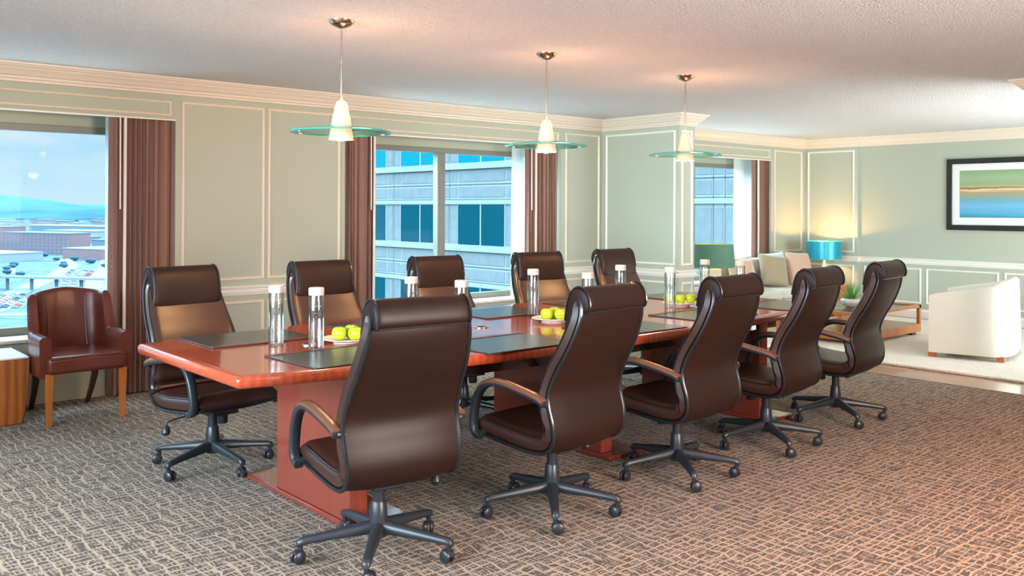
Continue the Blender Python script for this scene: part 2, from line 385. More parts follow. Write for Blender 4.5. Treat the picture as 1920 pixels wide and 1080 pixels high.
# windows: frame, mullion, sill, pane
GY = 7.81
def window(i, a, b, mull, fm='window_frame_metal'):
    f = MB().box(a, b, GY - .04, GY + .04, 2.095, 2.15).box(a, b, GY - .04, GY + .04, .5, .565).box(a, a + .05, GY - .04, GY + .04, .5, 2.15).box(b - .05, b, GY - .04, GY + .04, .5, 2.15)
    for m_ in mull: f.box(m_ - .05, m_ + .05, GY - .055, GY + .03, .565, 2.095)
    o = tag(f.build('window_%d' % i, fm, bevel=.004), kind='structure')
    tag(MB().box(a + .03, b - .03, GY - .004, GY + .004, .54, 2.11).build('window_pane', 'window_glass', o, smooth=False))
    MB().box(a, b, 7.49, GY - .03, .478, .503).build('window_sill', 'cream_trim', o, bevel=.004)
    return o
window(1, -.9, 2.80, [.55]); window(2, 4.40, 7.24, [5.79]); window(3, 8.30, 11.54, [])

# air grille seen in shade under nothing; small floor plate between carpet and boards
struct('trim_6', MB().box(7.925, 7.935, 2.7, 6.25, 0, .008), 'steel')

# ================================================================ CONFERENCE TABLE
def table():
    TX0, TX1, YC, Z = 1.615, 6.30, 4.19, .79
    hw = lambda x: .607 + .263 * (1 - ((x - (TX0 + TX1) / 2) / ((TX1 - TX0) / 2)) ** 2)
    t = thing('conference_table', (0, 0, 0), 0, 'long boat-shaped glossy mahogany conference table on panel pedestals', 'table')
    def outline(inset, n=36):
        a = TX0 + inset; b = TX1 - inset; pts = []
        r = .014
        for i in range(n + 1):
            x = a + r + (b - a - 2 * r) * i / n; pts.append((x, YC - hw(x) + inset))
        pts.append((b - r * .3, YC - hw(b) + inset + r * .25)); pts.append((b, YC - hw(b) + inset + r))
        pts.append((b, YC + hw(b) - inset - r)); pts.append((b - r * .3, YC + hw(b) - inset - r * .25))
        for i in range(n + 1):
            x = b - r - (b - a - 2 * r) * i / n; pts.append((x, YC + hw(x) - inset))
        pts.append((a + r * .3, YC + hw(a) - inset - r * .25)); pts.append((a, YC + hw(a) - inset - r))
        pts.append((a, YC - hw(a) + inset + r)); pts.append((a + r * .3, YC - hw(a) + inset + r * .25))
        return pts
    mb = MB()
    mb.loft([[(x, y, z) for (x, y) in outline(i)] for (i, z) in ((.06, Z - .052), (.012, Z - .052), (.004, Z - .044), (0, Z - .030), (0, Z - .016), (.004, Z - .005), (.012, Z), (.05, Z))])
    mb.build('tabletop', 'mahogany', t, ang=40)
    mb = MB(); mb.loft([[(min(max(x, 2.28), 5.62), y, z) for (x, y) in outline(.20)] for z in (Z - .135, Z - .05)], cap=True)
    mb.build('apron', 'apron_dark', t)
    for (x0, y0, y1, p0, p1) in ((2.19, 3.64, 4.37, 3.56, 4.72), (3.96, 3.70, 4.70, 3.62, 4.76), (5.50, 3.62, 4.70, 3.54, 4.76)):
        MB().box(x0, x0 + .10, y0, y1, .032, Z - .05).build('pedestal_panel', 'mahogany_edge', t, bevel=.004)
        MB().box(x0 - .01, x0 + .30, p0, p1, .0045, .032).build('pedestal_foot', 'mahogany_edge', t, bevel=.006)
    return t
TBL = table(); TZ = .791
gm = thing('cable_grommet', (2.29, 4.21, TZ), 0, 'round metal cable grommet set flush beside the two nearest bottles', 'grommet', 'cable grommets in the tabletop')
MB().lathe([(0, 0), (.044, 0), (.044, .003), (.036, .004), (.034, .002), (0, .002)], 28).build('ring', 'chrome', gm)
MB().lathe([(0, .002), (.033, .002), (.028, .006), (.012, .008), (0, .008)], 24).build('cover', 'wheel_plastic', gm)
g2 = copy_tree(gm); g2.location = (3.405, 4.16, TZ); g2['label'] = 'round metal cable grommet in bare tabletop between the front and back desk pads'

# ================================================================ OFFICE CHAIR
def build_chair():
    t = thing('office_chair', (0, 0, 0))
    prof = [(.300, .400), (.22, .378), (.05, .360), (-.08, .352), (-.17, .362), (-.224, .395), (-.248, .450), (-.243, .52), (-.222, .595), (-.222, .660), (-.258, .745), (-.312, .835), (-.352, .92), (-.378, 1.0), (-.376, 1.06), (-.352, 1.105)]
    P = catmull([(y, z, 0) for y, z in prof], 72)
    n = len(P)
    def tan(i):
        d = P[min(i + 1, n - 1)] - P[max(i - 1, 0)]; return d.normalized()
    # inner normal (towards the sitter): rotate tangent; path runs front -> back -> up
    nor = [Vector((tan(i).y, -tan(i).x, 0)) for i in range(n)]   # (y,z) normal
    if nor[5].y < 0: nor = [-q for q in nor]
    def hw(z, i):
        f = i / (n - 1)
        if f < .35: return .243 + .012 * f / .35
        return [.258, .266, .268, .262, .252, .240, .228, .218, .210][min(8, int((f - .35) / .65 * 8.01))]
    def hwi(i):
        f = i / (n - 1) * 40; k = int(f); g = f - k
        a = hw(0, min(n - 1, k * (n - 1) / 40)); b = hw(0, min(n - 1, (k + 1) * (n - 1) / 40)); return a + (b - a) * g
    # smooth the width table
    wdt = [hwi(i) for i in range(n)]
    for _ in range(20): wdt = [wdt[0]] + [(wdt[i - 1] + wdt[i] * 2 + wdt[i + 1]) / 4 for i in range(1, n - 1)] + [wdt[-1]]
    def pt(i, x, off): return (x, P[i].x + nor[i].x * off, P[i].y + nor[i].y * off)
    # rear shell, slightly domed outwards
    rings = []
    for i in range(0, n, 1):
        w_ = wdt[i] - .012; r = []
        for k in range(15):
            u = -1 + 2 * k / 14; dome = .016 * (1 - abs(u) ** 2.6)
            r.append(pt(i, u * w_, -dome))
        for k in range(15):
            u = 1 - 2 * k / 14; r.append(pt(i, u * w_, .012))
        rings.append(r)
    MB().loft(rings).build('shell', 'leather', t, ang=60)
    # cushions lofted across
    def cushion(i0, i1, th, name, inset=.004, rib=None, material='leather_pad', endt=.35):
        rings = []
        for i in range(i0, i1 + 1):
            e = min((i - i0) / 3.0, (i1 - i) / 3.0, 1.0); e = endt + (1 - endt) * math.sin(e * PI / 2)
            tt = th(i / (n - 1)) * e if callable(th) else th * e
            if rib: tt += rib(i)
            w_ = wdt[i] - inset; r = []
            for k in range(21):     # top face with pillowed sides
                u = -1 + 2 * k / 20; h = tt * (1 - .10 * abs(u) ** 3)
                if abs(u) > .99: h *= .80
                r.append(pt(i, u * w_, .012 + h))
            r.append(pt(i, w_ + .011, .012 + tt * .5)); r.append(pt(i, w_ + .002, .018)); r.append(pt(i, w_ * .9, .010)); r.append(pt(i, -w_ * .9, .010)); r.append(pt(i, -w_ - .002, .018)); r.append(pt(i, -w_ - .011, .012 + tt * .5))
            rings.append(r)
        MB().loft(rings).build(name, material, t, ang=50)
    i_c = 27
    cushion(0, i_c - 1, lambda f: .085 - .02 * max(0, (f - .2)), 'seat_cushion')
    def rib(i):
        return .009 * math.sin((i - i_c) * PI / 3.2) if i_c + 1 < i < i_c + 17 else 0
    cushion(i_c - 2, n - 3, lambda f: .066, 'backrest_cushion', rib=rib)
    # piping along both edges: black band between cushion and shell, thin welt in front
    pp = MB()
    for s in (-1, 1):
        pp.tube([pt(i, s * (wdt[i] - .004), .002) for i in range(0, n - 1)], .0095, 8)
        pp.tube([pt(i, s * (wdt[i] - .006), .080) for i in range(4, 23)] , .004, 6)
        pp.tube([pt(i, s * (wdt[i] - .004), .060) for i in range(27, n - 6)], .004, 6)
    pp.tube([pt(0, -wdt[0] + .004 + (2 * wdt[0] - .008) * k / 12, .004) for k in range(13)], .0105, 8)
    pp.build('piping', 'piping', t)
    # headrest roll: front pad carried over the top to a seam at the rear
    prof2 = [(-.292, .905), (-.272, .925), (-.266, .96), (-.272, 1.02), (-.286, 1.08), (-.306, 1.120), (-.338, 1.142), (-.374, 1.140), (-.402, 1.118), (-.416, 1.085), (-.419, 1.055), (-.412, 1.036), (-.398, 1.030), (-.382, 1.040), (-.366, 1.07), (-.345, 1.08), (-.325, 1.03), (-.315, .96)]
    Q = catmull([(a, b, 0) for a, b in prof2 + [prof2[0]]], 44)[:-1]
    cy = sum(q.x for q in Q) / len(Q); cz = sum(q.y for q in Q) / len(Q)
    rings = []
    xs = [-1, -.985, -.95, -.88, -.7, -.5, -.25, 0, .25, .5, .7, .88, .95, .985, 1]
    for u in xs:
        a = abs(u); sc_ = {1: .80, .985: .90, .95: .96, .88: .99}.get(a, 1.0)
        r = []
        for q in Q:
            y = cy + (q.x - cy) * sc_; z = cz + (q.y - cz) * (sc_ if q.y > 1.0 else 1)
            if q.x > -.33 and q.y < .99: z += -.036 * (1 - u * u) * (1 if q.y < .95 else .5)
            xw = .213 + (.014 if q.y < 1.0 else 0) * (1 - (q.y - .9) / .1 if q.y < 1.0 else 0)
            r.append((u * xw, y, z))
        rings.append(r)
    hr = MB().loft(rings).build('headrest', 'leather', t, ang=60)
    sp = MB(); sp.tube([(-.202 + .404 * k / 14, -.409, 1.031) for k in range(15)], .0042, 6)
    for s in (-1, 1):
        sp.tube([(s * .206, q.x, q.y) for q in Q[6:34]], .005, 6)
    sp.build('headrest_seam', 'piping', hr)
    # armrests
    for s in (-1, 1):
        path = catmull([(-.215, .600, 0), (-.17, .618, 0), (-.05, .640, 0), (.06, .655, 0), (.14, .652, 0), (.205, .622, 0), (.248, .565, 0), (.270, .49, 0), (.276, .43, 0), (.262, .392, 0), (.225, .380, 0)], 40)
        rings = []
        for i, p in enumerate(path):
            d = (path[min(i + 1, 40)] - path[max(i - 1, 0)]).normalized(); nr = Vector((-d.y, d.x, 0)) 
            f = i / 40; wd = .021 + .003 * math.sin(f * PI); th = .014 + .004 * f
            xo = s * (.283 - .012 * f)
            r = []
            for k in range(12):
                a = 2 * PI * k / 12 + PI / 12; cx = math.copysign(abs(math.cos(a)) ** .55, math.cos(a)); sy = math.copysign(abs(math.sin(a)) ** .55, math.sin(a))
                r.append((xo + cx * wd, p.x + nr.x * sy * th, p.y + nr.y * sy * th))
            rings.append(r)
        arm = MB().loft(rings)
        arm.tube([(s * .245, -.205, .600), (s * .285, -.205, .602)], .017, 12)
        arm.tube([(s * .235, .235, .392), (s * .275, .235, .390)], .018, 12)
        arm = arm.build('armrest', 'black_plastic', t, ang=45)
        rings = []
        for i in range(1, 22):
            p = path[i]; d = (path[i + 1] - path[i - 1]).normalized(); nr = Vector((-d.y, d.x, 0)); 
            if nr.y < 0: nr = -nr
            xo = s * (.283 - .012 * i / 40); e = min(1, (i - 1) / 2 + .3, (21 - i) / 2 + .3)
            r = []
            for k in range(9):
                u = -1 + 2 * k / 8; h = .012 + .010 * e * (1 - u * u) ** .5 + .003
                r.append((xo + u * .0235, p.x + nr.x * h, p.y + nr.y * h))
            r.append((xo + .0235, p.x + nr.x * .004, p.y + nr.y * .004)); r.append((xo - .0235, p.x + nr.x * .004, p.y + nr.y * .004))
            rings.append(r)
        pad = MB().loft(rings).build('arm_pad', 'arm_leather', arm, ang=50); pad['label'] = 'brown leather arm pad'
    # mechanism
    MB().box(-.085, .085, -.13, .14, .318, .352).build('tilt_mechanism', 'black_plastic', t, bevel=.008)
    MB().lathe([(0, 0), (.026, 0), (.030, .006), (.030, .052), (.024, .060), (0, .060)], 20, (0.0, .105, .270)).build('tension_knob', 'wheel_plastic', t)
    lv = MB(); lv.tube(catmull([(.08, .03, .335), (.18, .035, .330), (.285, .04, .318), (.300, .04, .295)], 14), .0045, 8)
    lv.lathe([(0, 0), (.016, .006), (.024, .022), (.018, .045), (.007, .058), (0, .06)], 14, (.304, .04, .240))
    lv.build('height_lever', 'wheel_plastic', t)
    MB().lathe([(0, .17), (.026, .17), (.026, .325), (0, .325)], 24).build('gas_lift', 'black_plastic', t)
    MB().lathe([(0, .085), (.036, .085), (.040, .12), (.039, .17), (.034, .232), (.029, .24), (0, .24)], 28).build('column_sleeve', 'black_plastic', t)
    # five-star base with casters
    for k in range(5):
        rings = []
        for (x, zc, hh, ww) in ((.0, .128, .030, .030), (.05, .124, .029, .0285), (.15, .115, .024, .025), (.25, .105, .019, .021), (.315, .098, .0175, .020), (.338, .092, .016, .018), (.346, .086, .010, .012)):
            r = []
            for q in range(14):
                a = 2 * PI * q / 14; cx = math.copysign(abs(math.cos(a)) ** .7, math.cos(a)); sy = math.copysign(abs(math.sin(a)) ** .7, math.sin(a))
                top = 1.0 if sy > 0 else .9
                r.append((x, cx * ww * (1 - .25 * max(0, sy)), zc + sy * hh * top))
            rings.append(r)
        leg = MB().loft(rings).build('base_leg', 'black_plastic', t, ang=50)
        leg.rotation_euler = (0, 0, k * 2 * PI / 5)
        cs = MB()
        cs.lathe([(0, .055), (.010, .055), (.012, .09), (0, .09)], 12)
        for s in (-1, 1):   # twin wheels
            wh = MB().lathe([(0, -.0), (.020, 0), (.0265, .003), (.0285, .008), (.0265, .016), (.018, .021), (0, .022)], 24)
            wh.xf(Matrix.Translation((.012, s * .0045, .0333)) @ Matrix.Rotation(-s * PI / 2, 4, 'X')); cs.add(wh.v, wh.f)
        hood = [[(.012 + math.cos(a) * .031, yy, .0333 + math.sin(a) * .031) for a in [math.radians(40 + 12 * q) for q in range(12)]] +
                [(.012 + math.cos(a) * .026, yy, .0333 + math.sin(a) * .026) for a in [math.radians(172 - 12 * q) for q in range(12)]] for yy in (-.012, .012)]
        cs.loft(hood)
        c = cs.build('caster', 'wheel_plastic', leg, loc=(.328, 0, 0)); c.rotation_euler = (0, 0, .5 + 1.1 * k)
    return t
ch0 = build_chair()
GN = 'high-backed office chairs drawn up along the near side of the table'; GF = 'high-backed office chairs along the window side of the table'
chairs = [
 (2.125, 3.291, -7, 157, 'brown leather high-back office chair seen from behind, nearest the camera at the table', GN),
 (3.084, 3.212, 3.5, 157, 'high-back office chair seen from behind, second from left on near side', GN),
 (4.046, 3.198, 3.2, 162, 'brown leather high-back office chair at the middle of the near side of table', GN),
 (5.000, 3.241, 6, 165, 'office chair seen from behind, second from right on the near side of table', GN),
 (6.000, 3.318, 7, 162, 'office chair in near profile at the far right, closest to the cream armchair', GN),
 (2.125, 5.041, 187.5, 131, 'office chair with ribbed lower back at the left corner of table, facing camera', GF),
 (3.020, 5.045, 181, 140, 'brown office chair facing the camera behind the two foremost bottles', GF),
 (3.970, 5.045, 179, 150, 'brown office chair facing the camera before the middle window, left of two', GF),
 (4.940, 5.045, 170, 150, 'brown office chair facing the camera before right curtain of the middle window', GF),
 (5.930, 5.045, 181, 160, 'brown office chair facing the camera in front of the wall projecting into the room', GF)]
for i, (x, y, a, ba, lab, g) in enumerate(chairs):
    o = ch0 if i == 0 else copy_tree(ch0)
    o.location = (x, y, .0045); o.rotation_euler = (0, 0, math.radians(a)); tag(o, lab, 'chair', g)
    k = 0
    for c in sorted([c for c in o.children if c.name.startswith('base_leg')], key=lambda q: q.name):
        c.rotation_euler = (0, 0, math.radians(ba - a + 72 * k)); k += 1

# ================================================================ THINGS ON THE TABLE
def desk_pad():
    t = thing('desk_pad', (0, 0, 0))
    MB().box(-.30, .30, -.235, .235, 0, .006).build('pad', 'pad_leather', t, bevel=.002)
    MB().box(-.30, .30, .195, .235, .006, .009).build('edge_strip', 'pad_strip', t, bevel=.0015)
    return t
p0 = desk_pad()
GP = 'dark leather desk pads laid round the table'
pads = [(2.245, 3.775, 2, 'dark leather desk pad before the nearest chair, beside the front fruit plate'),
 (3.10, 3.585, -1, 'dark leather desk pad between the nearest chair and the second near-side chair'),
 (4.055, 3.600, -1, 'dark leather desk pad in front of the middle near-side chair'),
 (4.945, 3.690, 3, 'dark leather desk pad beside the bottle and the rear fruit plate, near side'),
 (5.90, 3.715, 2, 'dark leather desk pad at the far right end of table, near side'),
 (2.145, 4.615, 180, 'dark leather desk pad at the left end of table on the window side'),
 (3.02, 4.640, 181, 'dark leather desk pad behind the front fruit plate, window side'),
 (3.98, 4.665, 180, 'dark leather desk pad with the tall bottle in front, by the middle window'),
 (4.91, 4.680, 180, 'dark leather desk pad before the chair by the right window curtain'),
 (5.84, 4.600, 178, 'dark leather desk pad at the far right end of table, window side')]
for i, (x, y, a, lab) in enumerate(pads):
    o = p0 if i == 0 else copy_tree(p0)
    o.location = (x, y, TZ); o.rotation_euler = (0, 0, math.radians(a)); tag(o, lab, 'desk pad', GP)

def bottle():
    t = thing('water_bottle', (0, 0, 0)); R = .038
    MB().lathe([(0, 0), (R - .004, 0), (R, .006), (R, .262), (R - .003, .272), (R - .003, .274), (0, .274)], 32).build('glass_body', 'clear_glass', t)
    MB().lathe([(0, .010), (R - .006, .010), (R - .006, .215), (0, .215)], 28).build('water', 'water_body', t)
    MB().lathe([(0, .272), (R, .272), (R + .0005, .276), (R + .0005, .306), (R - .003, .310), (0, .310)], 32).build('cap', 'cap_white', t)
    mk = MB(); rnd = random.Random(3)
    for a0 in (-2.35, .75):      # vertical lettering on both faces of the glass
        z = .082
        while z < .222:
            hh = .012
            for (da, dz, ww, h2) in ((0, 0, .013, .0022), (.0, hh - .003, .013, .0022), (rnd.choice((-.14, .14)), hh / 2, .0022, hh)) if rnd.random() > .3 else ((0, hh / 2, .013, .0026), (-.12, hh / 2, .0024, hh)):
                m_ = Matrix.Rotation(a0 + da, 4, 'Z')
                mk.box(R + .0002, R + .0008, -ww / 2, ww / 2, z + dz - h2 / 2, z + dz + h2 / 2, m_)
            z += .019
        for q in range(9):
            mk.box(R + .0002, R + .0007, -.008, .008, .10 + q * .011, .1012 + q * .011, Matrix.Rotation(a0 + .75, 4, 'Z'))
    mk.build('printed_lettering', 'print_grey', t, smooth=False)
    return t
b0 = bottle()
bots = [(2.150, 4.302, 'slim clear water bottle, left one of the foremost pair'),
 (2.240, 4.045, 'slim clear water bottle standing behind the desk pad nearest the camera'),
 (3.015, 4.330, 'water bottle whose cap shows before the left chair at the middle window'),
 (3.090, 3.950, 'water bottle whose cap shows at the right shoulder of the nearest chair'),
 (4.036, 4.390, 'slim clear water bottle fully visible, before the right curtain of the middle window'),
 (4.095, 3.945, 'water bottle half hidden behind the second near-side chair, left of two'),
 (4.820, 4.320, 'water bottle in front of the chair by the projecting wall'),
 (4.915, 3.950, 'slim clear water bottle beside the rear plate of green apples'),
 (5.860, 4.360, 'water bottle behind the middle near-side chair, in front of the green table lamp'),
 (5.960, 4.100, 'water bottle whose cap shows before the cushions of the sofa')]
for i, (x, y, lab) in enumerate(bots):
    o = b0 if i == 0 else copy_tree(b0)
    o.location = (x, y, TZ); o.rotation_euler = (0, 0, .15 * i); tag(o, lab, 'bottle', 'slim water bottles on the table')

pl0 = tag(MB().lathe([(0, .004), (.055, .004), (.062, 0), (.070, 0), (.072, .006), (.100, .013), (.132, .021), (.135, .024), (.131, .026), (.098, .018), (.066, .011), (0, .010)], 48).build('plate', 'porcelain'), 'white porcelain plate with green apples behind the nearest chair', 'plate', 'plates of apples on the table')
ap0 = thing('green_apple', (0, 0, 0))
MB().lathe([(0, .006), (.010, .002), (.018, .001), (.028, .008), (.036, .022), (.0395, .038), (.037, .052), (.029, .064), (.018, .069), (.008, .066), (0, .060)], 24).build('apple_flesh', 'apple_skin', ap0, ang=80)
MB().tube([(0, 0, .060), (.002, 0, .070), (.006, .002, .078)], .0018, 6).build('apple_stem', 'stem_brown', ap0)
PLS = [(2.48, 4.150, 'front', 'on the plate behind the nearest chair'), (3.93, 4.09, 'middle', 'on the plate beside the second near-side chair'), (5.30, 4.165, 'rear', 'on the rear plate beside the middle near-side chair')]
first = True
for j, (x, y, nm, lab) in enumerate(PLS):
    pl = pl0 if j == 0 else pl0.copy()
    if j: C.objects.link(pl)
    pl.location = (x, y, TZ); pl['label'] = ['white porcelain plate with green apples behind the nearest chair', 'white plate half hidden by the second near-side chair', 'white plate with green apples farthest along the table'][j]
    for q, (dx, dy, pos) in enumerate(((-.034, .022, 'left one'), (.046, .034, 'hindmost one'), (.024, -.044, 'right one'))):
        if j == 2: dx, dy = ((-.066, .052), (-.002, -.003), (.058, -.052))[q]; pos = ('seen through the bottle', 'middle one', 'rightmost one')[q]
        a = ap0 if first else copy_tree(ap0); first = False
        a.location = (x + dx, y + dy, TZ + .0115 + max(0, math.hypot(dx, dy) - .045) * .22); a.rotation_euler = (0, 0, q * 1.3 + j); a['label'] = 'green apple %s, %s' % (lab, pos); a['category'] = 'apple'; a['group'] = 'green apples'

# ================================================================ PENDANT LAMPS
def pendant():
    t = thing('pendant_lamp', (0, 0, 0))      # origin at the shade bottom, z 1.886
    H = CE - 1.886
    MB().lathe([(0, H), (.072, H), (.070, H - .010), (.055, H - .026), (.028, H - .040), (.010, H - .046), (0, H - .046)], 36).build('canopy', 'chrome', t)
    MB().lathe([(0, .20), (.0055, .20), (.0055, H - .04), (0, H - .04)], 12).build('rod', 'chrome', t)
    MB().lathe([(.0, .222), (.014, .222), (.026, .214), (.033, .198), (.046, .140), (.058, .072), (.066, .020), (.070, .0), (.066, .0), (.062, .02), (.054, .072), (.042, .14), (.030, .196), (0, .212)], 40, cap=False).build('glass_shade', 'frosted_shade', t, ang=70)
    pr = [(.064, .068), (.12, .066), (.19, .058), (.25, .047), (.280, .040)]
    MB().lathe(pr + [(r, z + .006) for r, z in reversed(pr)], 72, cap=False).build('glass_disc', 'disc_glass', t, ang=60)
    MB().lathe([(.2795, .0385), (.2835, .0385), (.2855, .043), (.2835, .0475), (.2795, .0475)], 72, cap=False).build('disc_rim', 'disc_edge', t)
    MB().lathe([(.058, .060), (.067, .060), (.068, .067), (.067, .079), (.058, .079)], 40, cap=False).build('collar', 'porcelain', t)
    b = MB().lathe([(0, -.008), (.018, -.004), (.030, .012), (.033, .030), (.026, .052), (.014, .075), (.012, .10), (0, .10)], 20).build('bulb', 'bulb', t, ang=80)
    return t
pd0 = pendant()
for i, (x, lab) in enumerate(((2.62, 'hanging pendant lamp with white cone shade and round glass disc, nearest of three'), (4.212, 'hanging pendant lamp with glass disc in front of the middle window curtain'), (5.725, 'hanging pendant lamp with glass disc at the end of the projecting wall'))):
    o = pd0 if i == 0 else copy_tree(pd0)
    o.location = (x, 4.455, 1.886); tag(o, lab, 'lamp', 'pendant lamps in a row above the table')
    d = bpy.data.lights.new('pendant_light', 'POINT'); d.energy = 17; d.color = (1, .55, .22); d.shadow_soft_size = .05
    lo = bpy.data.objects.new('pendant_light', d); lo.location = (x, 4.455, 1.86); C.objects.link(lo)
    d = bpy.data.lights.new('pendant_uplight', 'POINT'); d.energy = 5.5; d.color = (1, .50, .27); d.shadow_soft_size = .04
    lo = bpy.data.objects.new('pendant_uplight', d); lo.location = (x + .10, 4.455, 2.10); C.objects.link(lo)

# ================================================================ CURTAINS
def drape(x0, x1, y, z0, z1, amp, folds, material, name='curtain', label=None, flare=0, parent=None, th=.004, seed=1, part=None):
    rnd = random.Random(seed); ph = [rnd.uniform(-.4, .4) for _ in range(folds + 2)]
    n = folds * 12; rings = []
    nz = 14
    for j in range(nz + 1):
        f = j / nz; z = z1 + (z0 - z1) * f
        r = []
        for i in range(n + 1):
            u = i / n; k = u * folds; a = k * 2 * PI
            k = k + .35 * math.sin(u * 9 + seed * 2.1); k = max(0.0, min(k, folds - .001)); a = k * 2 * PI
            k0 = int(k); kk = k - k0; pq = ph[k0] + (ph[min(k0 + 1, folds)] - ph[k0]) * kk
            loc_amp = amp * (.7 + .4 * f) * (1 + .9 * pq)
            xx = x0 + (x1 - x0) * u + .5 * amp * math.sin(a * 2 + f * 1.5 + pq * 5) * .5 + .012 * math.sin(u * 7 + seed)
            if flare: xx += flare * f * (1 - u) if flare < 0 else flare * f * u
            yy = y + loc_amp * math.sin(a + .5 * math.sin(f * 2.2 + ph[int(k)]))
            r.append((xx, yy, z))
        rings.append(r)
    mb = MB(); front = rings; m_ = [[(x, y2 + th, z) for (x, y2, z) in r] for r in rings]
    full = [a + b[::-1] for a, b in zip(front, m_)]
    mb.loft(full)
    o = mb.build(name, material, parent, ang=80)
    return o
def sheer(x0, x1, lab, seed, folds=3, wall=.51):
    o = drape(x0, x1, 7.64, wall, 2.23, .018, folds, 'sheer_white', 'sheer_curtain', seed=seed)
    return tag(o, lab, 'curtain', 'sheer white window curtains')
def curtain(x0, x1, folds, lab, wand_x, lin, seed):
    cx = (x0 + x1) / 2
    t = thing('curtain', (cx, 7.455, .006), 0, lab, 'curtain', 'floor-length taupe curtains')
    drape(x0 - cx, x1 - cx, 0, .004, 2.214, .034, folds, 'curtain_taupe', 'curtain_panel', parent=t, seed=seed)
    MB().tube([(lin - cx, -.03, 2.21), (lin - cx - .004, -.034, 1.2), (lin - cx - .010, -.034, .02)], .013, 8).build('lining_edge', 'lining_white', t)
    MB().tube([(wand_x - cx, -.052, 2.205), (wand_x - cx, -.055, 1.48)], .006, 8).build('wand', 'lining_white', t)
curtain(2.285, 2.785, 9, 'taupe curtain at the right of the left window, behind the red-brown armchair', 2.36, 2.405, 1)
curtain(4.415, 4.750, 6, 'taupe curtain at the left of the middle window', 4.685, 4.735, 2)
curtain(6.735, 7.225, 9, 'taupe curtain at the right of the middle window', 6.78, 6.865, 3)
curtain(11.15, 11.525, 7, 'taupe curtain in the lounge beside the sofa cushions', 11.19, 11.24, 4)
sheer(2.33, 2.50, 'sheer white curtain edge at the right of the left window', 5)
sheer(6.70, 7.02, 'sheer white curtain at the right of the middle window', 6)
sheer(10.95, 11.45, 'bright sheer white curtain at the lounge window', 7, 5)

# ================================================================ LEFT CORNER: ARMCHAIR AND SIDE TABLE
def ushell(mb, pts, zb, ztop, thick, lean, n=60, half=False):
    """upholstered wrap-round shell: plan path, per-station top height, outward lean of the upper part"""
    P = catmull([(x, y, 0) for x, y in pts], n); rings = []
    for i, p in enumerate(P):
        d = (P[min(i + 1, n)] - P[max(i - 1, 0)]).normalized(); nr = Vector((-d.y, d.x, 0))
        f = i / n; zt = ztop(f); r = []
        tt = thick(f) if callable(thick) else thick
        def q(o, z):
            ln = lean(f) * max(0, (z - zb - .12)); return (p.x + nr.x * (o + ln), p.y + nr.y * (o + ln), z)
        h = tt / 2
        for (o, z) in ((-h * .8, zb), (h * .8, zb), (h, zb + .03)): r.append(q(o, z))
        for k in range(1, 5): r.append(q(h, zb + .03 + (zt - .03 - zb - .03) * k / 4))
        for a in (30, 60, 90, 120, 150): r.append(q(h * math.cos(math.radians(a)), zt - .03 + .03 * math.sin(math.radians(a))))
        for k in range(4, 0, -1): r.append(q(-h, zb + .03 + (zt - .03 - zb - .03) * k / 4))
        r.append(q(-h, zb + .03)); rings.append(r)
    mb.loft(rings)
    return mb
def smooth(a, b, x):
    t_ = max(0, min(1, (x - a) / (b - a))); return t_ * t_ * (3 - 2 * t_)
def armchair():
    t = thing('armchair', (1.905, 6.93, .0045), 0, 'red-brown leather armchair with orange wooden front legs below the left window', 'armchair')
    # plan path walked from the right arm front round the back to the left arm front: normal points outward
    pts = [(-.262, -.27), (-.262, -.12), (-.258, .04), (-.238, .15), (-.185, .215), (-.09, .245), (0, .25), (.09, .245), (.185, .215), (.238, .15), (.258, .04), (.262, -.12), (.262, -.27)]
    def top(f):
        g = min(f, 1 - f) * 2
        return .612 + .02 * g + .252 * smooth(.32, .50, g) + .022 * smooth(.55, 1.0, g)
    ushell(MB(), pts, .33, top, lambda f: .078 - .022 * smooth(.3, .6, min(f, 1 - f) * 2), lambda f: .02 + .13 * smooth(.4, .9, min(f, 1 - f) * 2)).build('backrest', 'leather_red', t, ang=50)
    MB().box(-.258, .258, -.315, .20, .355, .475).build('seat', 'leather_red', t, bevel=.03, seg=4)
    pp = MB(); pp.tube([(-.245, -.317, .462), (-.08, -.320, .466), (.08, -.320, .466), (.245, -.317, .462)], .004, 6)
    for sx in (-.13, .13):
        MB().tube([(sx, .195 - abs(sx) * .1, .48), (sx, .232, .66), (sx * 1.02, .265, .86)], .003, 6).build('seam', 'leather_red', t)
    pp.build('welt', 'leather_red', t)
    for sx in (-1, 1):
        rings = [[(sx * .240 + a * w_, -.262 + b * w_, z) for (a, b) in ((-1, -1), (1, -1), (1, 1), (-1, 1))] for (z, w_) in ((0, .016), (.36, .025))]
        l = MB().loft(rings).build('leg', 'side_orange_leg', t, bevel=.002); l['label'] = 'orange wooden front leg'
        rings = [[(sx * (.205 - .01 * f) + a * w_, .215 + .20 * f ** 1.6 + b * w_, z) for (a, b) in ((-1, -1), (1, -1), (1, 1), (-1, 1))] for (f, z, w_) in ((1, 0, .015), (.66, .12, .018), (.33, .24, .021), (0, .37, .024))]
        l = MB().loft(rings).build('leg', 'dark_leg', t, bevel=.002); l['label'] = 'dark rear leg'
armchair()
def side_table():
    t = thing('side_table', (1.23, 7.12, .0045), 0, 'striped wooden cube side table with white top at the left edge', 'side table')
    rings = []
    for (z, s) in ((0, .90), (.10, .945), (.25, .985), (.36, 1.0), (.452, 1.0)):
        rings.append([(a * .36 * s, b * .262 * s, z) for (a, b) in ((-1, -1), (1, -1), (1, 1), (-1, 1))])
    MB().loft(rings).build('body', 'zebra_wood', t, bevel=.006)
    MB().box(-.357, .357, -.259, .259, .452, .464).build('top', 'marble_white', t, bevel=.003)
side_table()

